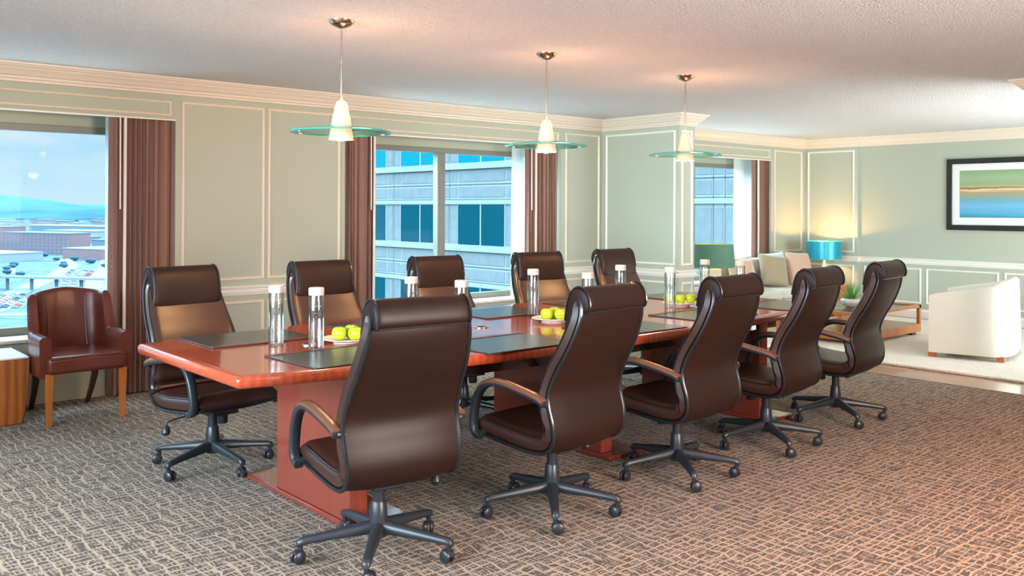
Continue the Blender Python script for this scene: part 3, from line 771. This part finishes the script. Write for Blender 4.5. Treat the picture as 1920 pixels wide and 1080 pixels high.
# ================================================================ LOUNGE
struct('rug_base', MB().box(8.50, 12.3, -1.5, 6.3, 0, .004), 'plank_floor', smooth=False)
bpy.data.objects['rug_base'].name = 'floor_underlay'
rg = MB().box(8.48, 12.2, -1.2, 6.35, .0, .022).build('rug', 'rug_cream', bevel=.006); tag(rg, 'cream textured area rug under the lounge furniture, edged by bare wooden floor', 'rug')
bpy.data.objects.remove(bpy.data.objects['floor_underlay'])
RZ = .022
def tub_chair():
    t = thing('tub_armchair', (9.576, 3.80, RZ), math.radians(13), 'cream upholstered tub armchair with short wooden legs at the right edge', 'armchair')
    pts = [(-.335, .34), (-.335, .2), (-.335, 0), (-.335, -.16), (-.30, -.27), (-.17, -.34), (.10, -.36), (.49, -.34), (.62, -.27), (.655, -.16), (.655, 0), (.655, .2), (.655, .34)]
    def top(f):
        g = min(f, 1 - f) * 2; return .622 + .165 * min(1, g / .8)
    ushell(MB(), pts, .05, top, .085, lambda f: .03, 72).build('backrest', 'cream_upholstery', t, ang=50)
    MB().box(-.30, .62, -.30, .35, .055, .30).build('seat_base', 'cream_upholstery', t, bevel=.015)
    MB().box(-.292, .612, -.28, .365, .30, .43).build('seat_cushion', 'cream_upholstery', t, bevel=.04, seg=4)
    for sx in (-1, 1):
        for y_ in (-.30, .315): MB().box(.16 + sx * .45 - .035, .16 + sx * .45 + .035, y_ - .03, y_ + .04, 0, .055).build('leg', 'walnut_orange', t, bevel=.002)
tub_chair()
def coffee_table():
    t = thing('coffee_table', (10.0, 5.36, RZ), 0, 'low wooden coffee table with open frame, glass top and thick lower shelf', 'coffee table')
    X, Y = .73, .52
    f = MB().box(-X, X, -Y, -Y + .05, .318, .352).box(-X, X, Y - .05, Y, .318, .352).box(-X, -X + .05, -Y, Y, .318, .352).box(X - .05, X, -Y, Y, .318, .352)
    f.build('top_frame', 'walnut_orange', t, bevel=.002)
    MB().box(-X + .05, X - .05, -Y + .05, Y - .05, .332, .342).build('glass_top', 'table_glass', t)
    for sx in (-1, 1):
        for sy in (-1, 1): MB().box(sx * (X - .02) - .02, sx * (X - .02) + .02, sy * (Y - .02) - .02, sy * (Y - .02) + .02, .13, .318).build('leg', 'walnut_orange', t, bevel=.002)
    MB().box(-X, X, -Y, Y, .035, .13).build('lower_shelf', 'walnut_orange', t, bevel=.003)
    for sx in (-1, 1):
        for sy in (-1, 1): MB().box(sx * (X - .12) - .05, sx * (X - .12) + .05, sy * (Y - .08) - .05, sy * (Y - .08) + .05, 0, .035).build('foot', 'dark_leg', t, bevel=.002)
coffee_table()
bw = thing('potted_plant', (9.90, 5.28, RZ + .343), 0, 'spiky green succulent in a shallow glazed bowl on the coffee table', 'plant')
MB().lathe([(0, 0), (.05, 0), (.075, .012), (.115, .045), (.125, .075), (.118, .098), (.105, .104), (.100, .098), (.10, .085), (0, .085)], 36).build('bowl', 'bowl_glaze', bw, ang=60)
MB().lathe([(0, .086), (.099, .086), (.05, .098), (0, .102)], 24).build('soil', 'soil', bw)
lf = MB(); rnd = random.Random(11)
for k in range(34):
    a = rnd.uniform(0, 2 * PI); ln = rnd.uniform(.10, .24); tilt = rnd.uniform(.15, 1.15); r0 = rnd.uniform(0, .04)
    P_ = [Vector((r0 * math.cos(a) + math.cos(a) * ln * s_ * math.sin(tilt) * (1 + .2 * s_), r0 * math.sin(a) + math.sin(a) * ln * s_ * math.sin(tilt) * (1 + .2 * s_), .095 + ln * s_ * math.cos(tilt))) for s_ in (0, .3, .6, .85, 1)]
    lf.tube(P_, [.009, .0085, .006, .003, .0006], 6, sq=.5)
lf.build('leaves', 'plant_green', bw)
# sofa
def sofa():
    t = thing('sofa', (10.77, 6.93, RZ), 0, 'pale fabric sofa under the lounge window', 'sofa')
    MB().box(-1.0, 1.0, -.42, .36, .10, .30).build('base', 'sofa_back', t, bevel=.02, seg=3)
    for k in range(3): MB().box(-.97 + .653 * k, -.97 + .653 * (k + 1) - .01, -.43, .18, .30, .425).build('seat_cushion', 'sofa_fabric', t, bevel=.035, seg=4)
    MB().box(-.99, 1.0, .16, .40, .10, .80).build('backrest', 'sofa_back', t, bevel=.05, seg=4)
    MB().box(-1.08, -.96, -.42, .38, .08, .55).build('armrest', 'sofa_back', t, bevel=.04, seg=4)
    for sx in (-1, 1):
        for sy in (-.36, .32): MB().box(sx * .93 - .025, sx * .93 + .025, sy - .025, sy + .025, 0, .10).build('leg', 'dark_leg', t)
sofa()
def pillow(loc, rot, s, m, lab):
    mb = MB(); n = 16; vs = []
    for side in (1, -1):
        for i in range(n + 1):
            for j in range(n + 1):
                u = -1 + 2 * i / n; v = -1 + 2 * j / n
                h = ((1 - u ** 4) * (1 - v ** 4)) ** .5 * .075 * side
                pinch = 1 - .07 * (1 - u * u) * abs(v) - .0; pinch2 = 1 - .07 * (1 - v * v) * abs(u)
                vs.append((u * s / 2 * (1 - .06 * (1 - v * v)), h, v * s / 2 * (1 - .06 * (1 - u * u)) + s / 2))
    fs = []
    for sd in range(2):
        o = sd * (n + 1) ** 2
        for i in range(n):
            for j in range(n):
                q = (o + i * (n + 1) + j, o + (i + 1) * (n + 1) + j, o + (i + 1) * (n + 1) + j + 1, o + i * (n + 1) + j + 1); fs.append(q if sd else q[::-1])
    mb.add(vs, fs); o = mb.build('cushion', m, ang=180)
    bm = bmesh.new(); bm.from_mesh(o.data); bmesh.ops.remove_doubles(bm, verts=bm.verts, dist=.0005); bmesh.ops.recalc_face_normals(bm, faces=bm.faces); bm.to_mesh(o.data); bm.free(); o.data.shade_smooth()
    o.location = loc; o.rotation_euler = rot; tag(o, lab, 'cushion', 'loose cushions on the sofa')
SZ = RZ + .43
pillow((10.02, 6.84, SZ), (math.radians(-16), math.radians(6), -.15), .43, 'pillow_peach', 'peach and beige cushion at the left of the sofa, behind a bottle cap')
pillow((10.30, 6.95, SZ), (math.radians(-14), math.radians(-4), .1), .45, 'sofa_fabric', 'beige cushion leaning behind the peach one on the sofa')
pillow((10.74, 6.82, SZ), (math.radians(-20), math.radians(8), -.35), .46, 'pillow_olive', 'olive taupe cushion in the middle of the sofa')
pillow((11.06, 6.97, SZ), (math.radians(-12), math.radians(-3), -.1), .46, 'pillow_grey', 'pale grey-blue cushion tucked behind the pink one on the sofa')
pillow((11.38, 6.80, SZ), (math.radians(-18), math.radians(4), -.2), .47, 'pillow_blush', 'pink-beige satin cushion at the right end of the sofa')
# lamps and end tables
def end_table(loc, sx, sy, h, lab):
    t = thing('end_table', loc, 0, lab, 'end table')
    MB().box(-sx, sx, -sy, sy, h - .16, h).build('drawer_box', 'walnut_orange', t, bevel=.004)
    MB().box(-sx + .01, sx - .01, -sy + .01, sy - .01, .06, .09).build('shelf', 'walnut_orange', t, bevel=.003)
    for a in (-1, 1):
        for b in (-1, 1): MB().box(a * (sx - .02) - .02, a * (sx - .02) + .02, b * (sy - .02) - .02, b * (sy - .02) + .02, 0, h - .16).build('leg', 'walnut_orange', t, bevel=.002)
end_table((12.05, 6.82, .0), .25, .27, .42, 'orange wooden end table in the lounge corner under the blue lamp')
end_table((9.18, 6.88, .0), .30, .30, .50, 'wooden end table left of the sofa under the green lamp')
def drum_lamp(loc, rb, rt, h, zb, m, basew, basem, lab, power, hgt):
    t = thing('table_lamp', loc, 0, lab, 'lamp')
    MB().lathe([(rb, zb), (rt, zb + h), (rt - .004, zb + h), (rb - .004, zb)], 48, cap=False).build('lamp_shade', m, t, ang=60)
    if basew > .1: MB().box(-basew / 2, basew / 2, -.05, .05, 0, zb - .03).build('lamp_base', basem, t, bevel=.015, seg=3)
    else: MB().lathe([(0, 0), (.075, 0), (.075, .012), (.035, .03), (.05, .12), (.055, .20), (.03, .27), (.012, zb), (0, zb)], 28).build('lamp_base', basem, t, ang=60)
    MB().lathe([(0, zb - .03), (.008, zb - .03), (.008, zb + h * .45), (0, zb + h * .45)], 10).build('stem', 'steel', t)
    MB().lathe([(0, zb + h * .35), (.02, zb + h * .38), (.03, zb + h * .5), (.022, zb + h * .62), (0, zb + h * .66)], 16).build('bulb', 'bulb', t)
    d = bpy.data.lights.new('table_lamp_light', 'POINT'); d.energy = power; d.color = (1, .50, .17); d.shadow_soft_size = .03
    lo = bpy.data.objects.new('table_lamp_light', d); lo.location = (loc[0], loc[1], loc[2] + zb + h * .72); C.objects.link(lo)
drum_lamp((12.06, 6.855, .421), .245, .245, .257, .366, 'shade_teal', .05, 'lamp_cream', 'table lamp with glossy turquoise drum shade in the lounge corner', 17, .8)
drum_lamp((9.36, 6.88, .501), .305, .285, .29, .275, 'shade_green', .34, 'lamp_cream', 'table lamp with dull green shade and cream base, left of the sofa', 6, .8)

# ---------------------------------------------------------------- framed picture
pc = thing('framed_picture', (FX - .001, 4.35, 1.712), 0, 'black framed abstract seascape print with wide white mat on the right wall', 'picture')
hy, hz, fw = .94, .478, .07
fr = MB()
for (a0, a1, b0_, b1) in ((-hy, hy, -hz, -hz + fw), (-hy, hy, hz - fw, hz), (-hy, -hy + fw, -hz + fw, hz - fw), (hy - fw, hy, -hz + fw, hz - fw)): fr.box(-.034, 0, a0, a1, b0_, b1)
fr.build('frame', 'frame_black', pc, bevel=.004)
MB().box(-.012, -.002, -hy + fw, hy - fw, -hz + fw, hz - fw).build('mat', 'mat_board', pc, smooth=False)
m = mat('abstract_print', (.3, .5, .6), .5, coat=.25); t = m.node_tree; b = t.nodes['Principled BSDF']
co = N(t, 'ShaderNodeTexCoord'); s_ = N(t, 'ShaderNodeSeparateXYZ'); L(t, co.outputs['Object'], s_.inputs[0])
mpn = N(t, 'ShaderNodeMapping'); mpn.inputs['Scale'].default_value = (1, 1.2, 9); L(t, co.outputs['Object'], mpn.inputs[0])
nn = N(t, 'ShaderNodeTexNoise'); nn.inputs['Scale'].default_value = 2.2; nn.inputs['Detail'].default_value = 3; L(t, mpn.outputs[0], nn.inputs['Vector'])
ma = N(t, 'ShaderNodeMath', operation='MULTIPLY_ADD'); L(t, nn.outputs[0], ma.inputs[0]); ma.inputs[1].default_value = .06; L(t, s_.outputs['Z'], ma.inputs[2])
mr_ = N(t, 'ShaderNodeMapRange'); L(t, ma.outputs[0], mr_.inputs['Value']); mr_.inputs['From Min'].default_value = -.31 + .03; mr_.inputs['From Max'].default_value = .315 + .03
rp = N(t, 'ShaderNodeValToRGB'); L(t, mr_.outputs[0], rp.inputs[0]); rp.color_ramp.elements[0].color = (.04, .25, .36, 1); rp.color_ramp.elements[0].position = 0
rp.color_ramp.elements[1].color = (.24, .34, .17, 1); rp.color_ramp.elements[1].position = 1
for (p, c) in ((.08, (.08, .36, .58, 1)), (.25, (.16, .43, .66, 1)), (.38, (.14, .36, .48, 1)), (.46, (.28, .33, .22, 1)), (.55, (.42, .30, .16, 1)), (.60, (.75, .58, .32, 1)), (.625, (.16, .07, .03, 1)), (.65, (.50, .38, .18, 1)), (.70, (.26, .36, .20, 1)), (.85, (.30, .42, .24, 1))):
    el = rp.color_ramp.elements.new(p); el.color = c
L(t, rp.outputs[0], b.inputs['Base Color'])
MB().box(-.016, -.012, -hy + .17, hy - .17, -.308, .318).build('print', 'abstract_print', pc, smooth=False)

# ================================================================ OUTSIDE: OFFICE TOWER OPPOSITE
mat('tower_stone', (.41, .45, .43), .8, noise=(.5, .06))
mat('tower_panel', (.27, .30, .30), .85, noise=(2.2, .22), bump=(3, .2, .03))
mat('tower_joint', (.12, .15, .17), .8)
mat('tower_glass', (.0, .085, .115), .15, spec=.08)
mat('tower_glass_bright', (.0, .27, .34), .15, spec=.15)  # sky reflection put into the pane colours, stronger on upper floors
BX = 27.15; FH = 3.98; Z0 = -.245
tw = thing('office_tower', (BX, 31, -60), 0, 'pale stone office tower with turquoise windows beyond the middle and lounge windows', 'building')
OZ = 60; OY = -31
def tb(mb, x0, x1, y0, y1, z0, z1): mb.box(x0, x1, y0 + OY, y1 + OY, z0 + OZ, z1 + OZ)
wall = MB(); tb(wall, 0, 14, 12, 52, -60, 34); wall.build('wall', 'tower_stone', tw, smooth=False)
led = MB(); jn = MB(); pan = MB(); gls = []
bays = []
y = 34.93 + 4.93 * 3
wins = []; piers = []
yy = 31.47
k = -2
while True:
    a = 31.47 + 4.95 * k
    if a > 50: break
    wins.append((a, a + 3.46)); piers.append((a - 1.49, a)); k += 1
wins = [q for q in wins if q[0] > 21.0]; piers = [q for q in piers if q[0] > 20.9]
pcols = [(19.90, 20.62), (19.40, 19.78), (18.92, 19.27), (17.9, 18.75), (16.8, 17.7)]
for fl in range(-3, 4):
    z = Z0 + fl * FH
    tb(led, -.14, 0, 12, 52, z - .32, z - .02); tb(led, -.09, 0, 12, 52, z + 1.96, z + 2.16)
    tb(jn, -.012, 0, 12, 52, z + 2.88, z + 2.93); tb(jn, -.012, 0, 12, 52, z + 2.17, z + 2.20); tb(jn, -.012, 0, 12, 52, z - .36, z - .33)
    for (a, b) in wins:
        wf = MB(); tb(wf, -.05, 0, a - .08, b + .08, z - .06, z + 2.0)
        w_ = wf.build('window', 'tower_stone', tw, smooth=False)
        for (p, q) in ((a, (a + b) / 2 - .06), ((a + b) / 2 + .06, b)):
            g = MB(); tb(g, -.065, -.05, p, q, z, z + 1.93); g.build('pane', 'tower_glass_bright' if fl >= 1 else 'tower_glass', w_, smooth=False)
        tb(pan, -.03, 0, a, b, z + 2.30, z + 2.80); tb(pan, -.03, 0, a, b, z + 3.05, z + 3.58)
    for (a, b) in piers:
        h = (b - a) / 2
        for q in range(2):
            s0 = a + .12 + q * (h - .03)
            tb(pan, -.03, 0, s0, s0 + h - .2, z + .06, z + 1.9)
            for (c, d) in ((2.30, 2.80), (3.05, 3.58)): tb(pan, -.02, 0, s0, s0 + h - .2, z + c, z + d)
    for (a, b) in pcols:
        tb(pan, -.03, 0, a, b, z + .03, z + 1.8); tb(jn, -.012, 0, b + .04, b + .065, z, z + FH)
        for (c, d) in ((2.30, 2.82), (3.03, 3.56)): tb(pan, -.02, 0, a, b, z + c, z + d)
for (a, b) in piers: tb(jn, -.012, 0, (a + b) / 2 - .02, (a + b) / 2 + .02, -14, 20)
led.build('ledge', 'tower_stone', tw, smooth=False)
o = jn.build('joint', 'tower_joint', tw, smooth=False)
o = pan.build('stone_panel', 'tower_panel', tw, smooth=False); o['kind'] = 'stuff'

# ================================================================ OUTSIDE: CITY FAR BELOW THE LEFT WINDOW
mat('city_ground', (.10, .17, .21), .9, noise=(.06, .75))  # city and hill colours below have distance haze mixed in
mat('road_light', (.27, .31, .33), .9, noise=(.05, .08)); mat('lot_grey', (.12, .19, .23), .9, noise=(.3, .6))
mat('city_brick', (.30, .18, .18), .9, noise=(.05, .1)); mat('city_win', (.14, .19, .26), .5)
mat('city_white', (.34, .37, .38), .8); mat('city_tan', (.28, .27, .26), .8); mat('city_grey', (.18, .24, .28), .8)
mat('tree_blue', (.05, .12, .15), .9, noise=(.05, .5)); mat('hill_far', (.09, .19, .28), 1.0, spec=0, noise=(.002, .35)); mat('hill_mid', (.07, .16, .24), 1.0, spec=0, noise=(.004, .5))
for i, c in enumerate(((.75, .78, .80), (.08, .10, .13), (.35, .40, .45), (.45, .08, .06), (.10, .25, .45), (.25, .30, .33))): mat('car_paint_%d' % i, c, .3)
G = -60
struct('ground', MB().box(-2500, 5500, 60, 9000, G - 2, G), 'city_ground', smooth=False)
def strip(name, pts, wd, z, m):
    mb = MB(); sweep(mb, pts, [(-wd / 2, G), (-wd / 2, z), (wd / 2, z), (wd / 2, G)]); return struct(name, mb, m, smooth=False)
strip('road_1', [(150, 700), (176, 762), (230, 890), (275, 1020), (300, 1150)], 17, G + .3, 'road_light')
strip('road_2', [(205, 690), (235, 790), (285, 930), (350, 1130), (420, 1350)], 20, G + .3, 'road_light')
strip('road_3', [(240, 620), (262, 740), (320, 900)], 16, G + .3, 'road_light')
strip('road_4', [(100, 560), (170, 690), (250, 640)], 9, G + .3, 'road_light')
strip('parking_1', [(183, 700), (215, 800), (262, 930), (300, 1040)], 24, G + .25, 'lot_grey')
strip('parking_2', [(120, 610), (152, 700)], 34, G + .25, 'lot_grey')
strip('parking_3', [(200, 580), (222, 650)], 26, G + .25, 'lot_grey')
strip('road_5', [(90, 590), (215, 525)], 12, G + .3, 'road_light')
_r = random.Random(21)
for k in range(22):
    y_ = _r.uniform(560, 2300); x_ = y_ * _r.uniform(.19, .34); a_ = _r.choice((1.15, 1.3, -.35, -.25, -1.1)) + _r.uniform(-.08, .08); ln = _r.uniform(60, 240) * (y_ / 1000)
    dx_, dy_ = math.cos(a_) * ln / 2, math.sin(a_) * ln / 2
    strip('road_%d' % (6 + k), [(x_ - dx_, y_ - dy_), (x_ + dx_, y_ + dy_)], _r.uniform(3, 8) * (y_ / 900), G + .22 + .002 * k, _r.choice(('lot_grey', 'road_light', 'city_grey', 'tree_blue')))
# overpass
ov = thing('overpass', (175, 715, G), 0, 'pale concrete overpass crossing the view below the left window', 'overpass')
mb = MB(); a = Vector((140, 775, 0)); b = Vector((214, 672, 0)); d = (b - a).normalized(); nrm = Vector((-d.y, d.x, 0)) * 5
mb.loft([[p + nrm + Vector((-175, -715, 9)), p - nrm + Vector((-175, -715, 9)), p - nrm + Vector((-175, -715, 10.5)), p + nrm + Vector((-175, -715, 10.5))] for p in (a, b)]); mb.build('deck', 'road_light', ov, smooth=False)
for q in range(6):
    p = a.lerp(b, (q + .5) / 6) + Vector((-175, -715, 0)); MB().box(p.x - 1, p.x + 1, p.y - 1, p.y + 1, 0, 9).build('pier', 'city_grey', ov, smooth=False)
def building(name, x, y, w_, d_, h, rz, m, lab, floors=0, cols=0, roof=None, wins=True):
    t = thing(name, (x, y, G), rz, lab, 'building')
    MB().box(-w_ / 2, w_ / 2, -d_ / 2, d_ / 2, 0, h).build('wall', m, t, smooth=False)
    MB().box(-w_ / 2 - .5, w_ / 2 + .5, -d_ / 2 - .5, d_ / 2 + .5, h, h + 1).build('roof', roof or m, t, smooth=False)
    if floors:
        n = 0
        for f in range(floors):
            for c in range(cols):
                if n >= 96: break
                n += 1
                px_ = -w_ / 2 + w_ * (c + .5) / cols; z = h * (f + .5) / floors
                MB().box(px_ - w_ / cols * .24, px_ + w_ / cols * .24, -d_ / 2 - .3, -d_ / 2, z - h / floors * .28, z + h / floors * .24).build('window', 'city_win', t, smooth=False)
    return t
rz = math.atan2(1242 - 1367, 339 - 290)
building('brick_building', 322, 1310, 134, 34, 27, rz, 'city_brick', 'long red-brick block of many windows seen through the left window', 6, 16, 'city_grey')
building('brick_wing', 290, 1475, 100, 40, 33, rz, 'city_brick', 'pale brick wing behind the left end of the long brick block', 5, 8, 'city_tan')
ck = tag(MB().lathe([(0, 0), (5, 0), (3.6, 42), (0, 42)], 16).build('chimney', 'city_white'), 'tall pale chimney behind the brick block', 'chimney'); ck.location = (352, 1540, G)
def shed(x, y, w_, d_, h, m, lab): return building('warehouse', x, y, w_, d_, h, rz, m, lab, 0, 0, 'city_white')
shed(650, 2350, 360, 90, 16, 'city_grey', 'longest white-roofed warehouse beyond the chimney')
shed(560, 1930, 200, 70, 14, 'city_white', 'white-roofed warehouse right of the brick block, halfway to the hills')
shed(236, 1170, 95, 50, 9, 'city_white', 'low white shed in front of the brick block')
shed(345, 1140, 70, 60, 12, 'city_brick', 'low pinkish building at the right edge of the left window view')
rnd = random.Random(5)
TAKEN = [(322, 1310, 75), (290, 1475, 60), (352, 1540, 12), (650, 2350, 190), (560, 1930, 110), (236, 1170, 55), (345, 1140, 48), (175, 715, 75), (205, 765, 45), (225, 830, 45), (250, 900, 45), (136, 655, 60), (211, 615, 50)]
def free(x, y, r):
    for (a_, b_, c_) in TAKEN:
        if math.hypot(x - a_, y - b_) < r + c_: return False
    TAKEN.append((x, y, r)); return True
for k in range(150):
    dist = rnd.uniform(1500, 4300); an = math.radians(rnd.uniform(71.5, 80)); x = dist * math.cos(an); y = dist * math.sin(an)
    if 1650 < dist < 2600 and rnd.random() < .35: continue
    w_ = rnd.uniform(25, 90) * dist / 2200; d_ = rnd.uniform(20, 45); h = rnd.uniform(6, 20)
    if not free(x, y, .5 * math.hypot(w_ + 2, d_ + 2) + 2): continue
    bc = rnd.choice(('city_white', 'city_grey', 'city_tan', 'city_white')); zone = 'between the brick block and the warehouses' if dist < 2300 else 'far off at the foot of the hills'
    t = MB().box(-w_ / 2, w_ / 2, -d_ / 2, d_ / 2, 0, h).box(-w_ / 2 - 1, w_ / 2 + 1, -d_ / 2 - 1, d_ / 2 + 1, h, h + 1).build('distant_building', bc, smooth=False)
    t.location = (x, y, G); t.rotation_euler = (0, 0, rz + rnd.uniform(-.2, .2)); tag(t, 'small %s distant building %s' % ({'city_white': 'white', 'city_grey': 'grey', 'city_tan': 'tan'}[bc], zone), 'building', 'distant city buildings')
tr0 = None
for k in range(190):
    dist = rnd.choice((rnd.uniform(650, 1250), rnd.uniform(1250, 4200))); an = math.radians(rnd.uniform(71.5, 80)); x = dist * math.cos(an); y = dist * math.sin(an)
    if tr0 is None:
        mb = MB(); bm = bmesh.new(); bmesh.ops.create_icosphere(bm, subdivisions=2, radius=1)
        for v in bm.verts: v.co *= 1 + .25 * math.sin(v.co.x * 5 + v.co.y * 7 + v.co.z * 6); v.co.z = v.co.z * .8 + 1.1
        me = bpy.data.meshes.new('tree'); bm.to_mesh(me); bm.free(); me.materials.append(MATS['tree_blue']); me.shade_smooth(); tr0 = me
    s = rnd.uniform(1.2, 2.4) * (1 + dist / 2500)
    if not free(x, y, s * 2.3): continue
    o = bpy.data.objects.new('tree', tr0); C.objects.link(o); o.location = (x, y, G); o.scale = (s * 1.6, s * 1.6, s); tag(o, 'dark tree crown %s' % ('near the car parks' if dist < 1250 else 'among the blocks behind the brick building' if dist < 2600 else 'tiny, at the foot of the hills'), 'tree', 'city trees')
car0 = {}
def car(x, y, a, c, lot=''):
    if c not in car0:
        mb = MB(); rings = []
        for (xx, z1, wv) in ((-2.2, .75, .8), (-2.1, .95, .88), (-1.3, 1.0, .9), (-.9, 1.45, .78), (.6, 1.45, .78), (1.2, 1.0, .9), (2.1, .85, .86), (2.2, .6, .8)):
            rings.append([(xx, -wv, .3), (xx, wv, .3), (xx, wv, z1 * .7), (xx, wv * .9, z1), (xx, -wv * .9, z1), (xx, -wv, z1 * .7)])
        mb.loft(rings)
        for xx in (-1.4, 1.4):
            for yy in (-.75, .75): mb.box(xx - .33, xx + .33, yy - .12, yy + .12, 0, .6)
        me = mb.mesh('car'); me.materials.append(MATS['car_paint_%d' % c]); car0[c] = me
    o = bpy.data.objects.new('car', car0[c]); C.objects.link(o); o.location = (x, y, G + .27); o.rotation_euler = (0, 0, a); tag(o, 'tiny %s parked car %s' % (('silver', 'black', 'grey', 'red', 'blue', 'dark grey')[c], lot), 'car', 'parked cars below the left window')
for (ax, ay, bx, by, rows, nn_, lot) in ((190, 716, 215, 800, 4, 14, 'in the car park beyond the overpass'), (215, 800, 262, 930, 4, 18, 'at the far end of the long car park'), (120, 610, 152, 700, 5, 16, 'in the car park nearest below the left window'), (200, 580, 222, 650, 3, 12, 'in the small right-hand car park')):
    dx, dy = bx - ax, by - ay; ln = math.hypot(dx, dy); dx /= ln; dy /= ln
    for r in range(rows):
        off = (r - (rows - 1) / 2) * 6.2
        for q in range(nn_):
            if rnd.random() < .12: continue
            f = (q + .5) / nn_ * ln; car(ax + dx * f + dy * off, ay + dy * f - dx * off, math.atan2(-dx, dy), rnd.randrange(6), lot)
# hills
def ridge(name, y0, depth, hgt, seed, m, x0=-1200, x1=4200, lab=None):
    rnd = random.Random(seed); n = 120; mb = MB(); rings = []
    ph = [rnd.uniform(0, 6.28) for _ in range(6)]
    for i in range(n + 1):
        x = x0 + (x1 - x0) * i / n
        h = hgt * (1 + .16 * math.sin(x / 420 + ph[0]) + .07 * math.sin(x / 170 + ph[1]) + .03 * math.sin(x / 60 + ph[2])) + 26 * math.exp(-((x - 1330) / 230) ** 2)
        rings.append([(x, y0 - depth, G - 1), (x, y0 - depth * .55, G + h * .45 + 6 * math.sin(x / 90 + ph[3])), (x, y0 - depth * .2, G + h * .85), (x, y0, G + h), (x, y0 + depth, G - 1)])
    mb.loft(rings, ang if False else True); return struct(name, mb, m, ang=180)
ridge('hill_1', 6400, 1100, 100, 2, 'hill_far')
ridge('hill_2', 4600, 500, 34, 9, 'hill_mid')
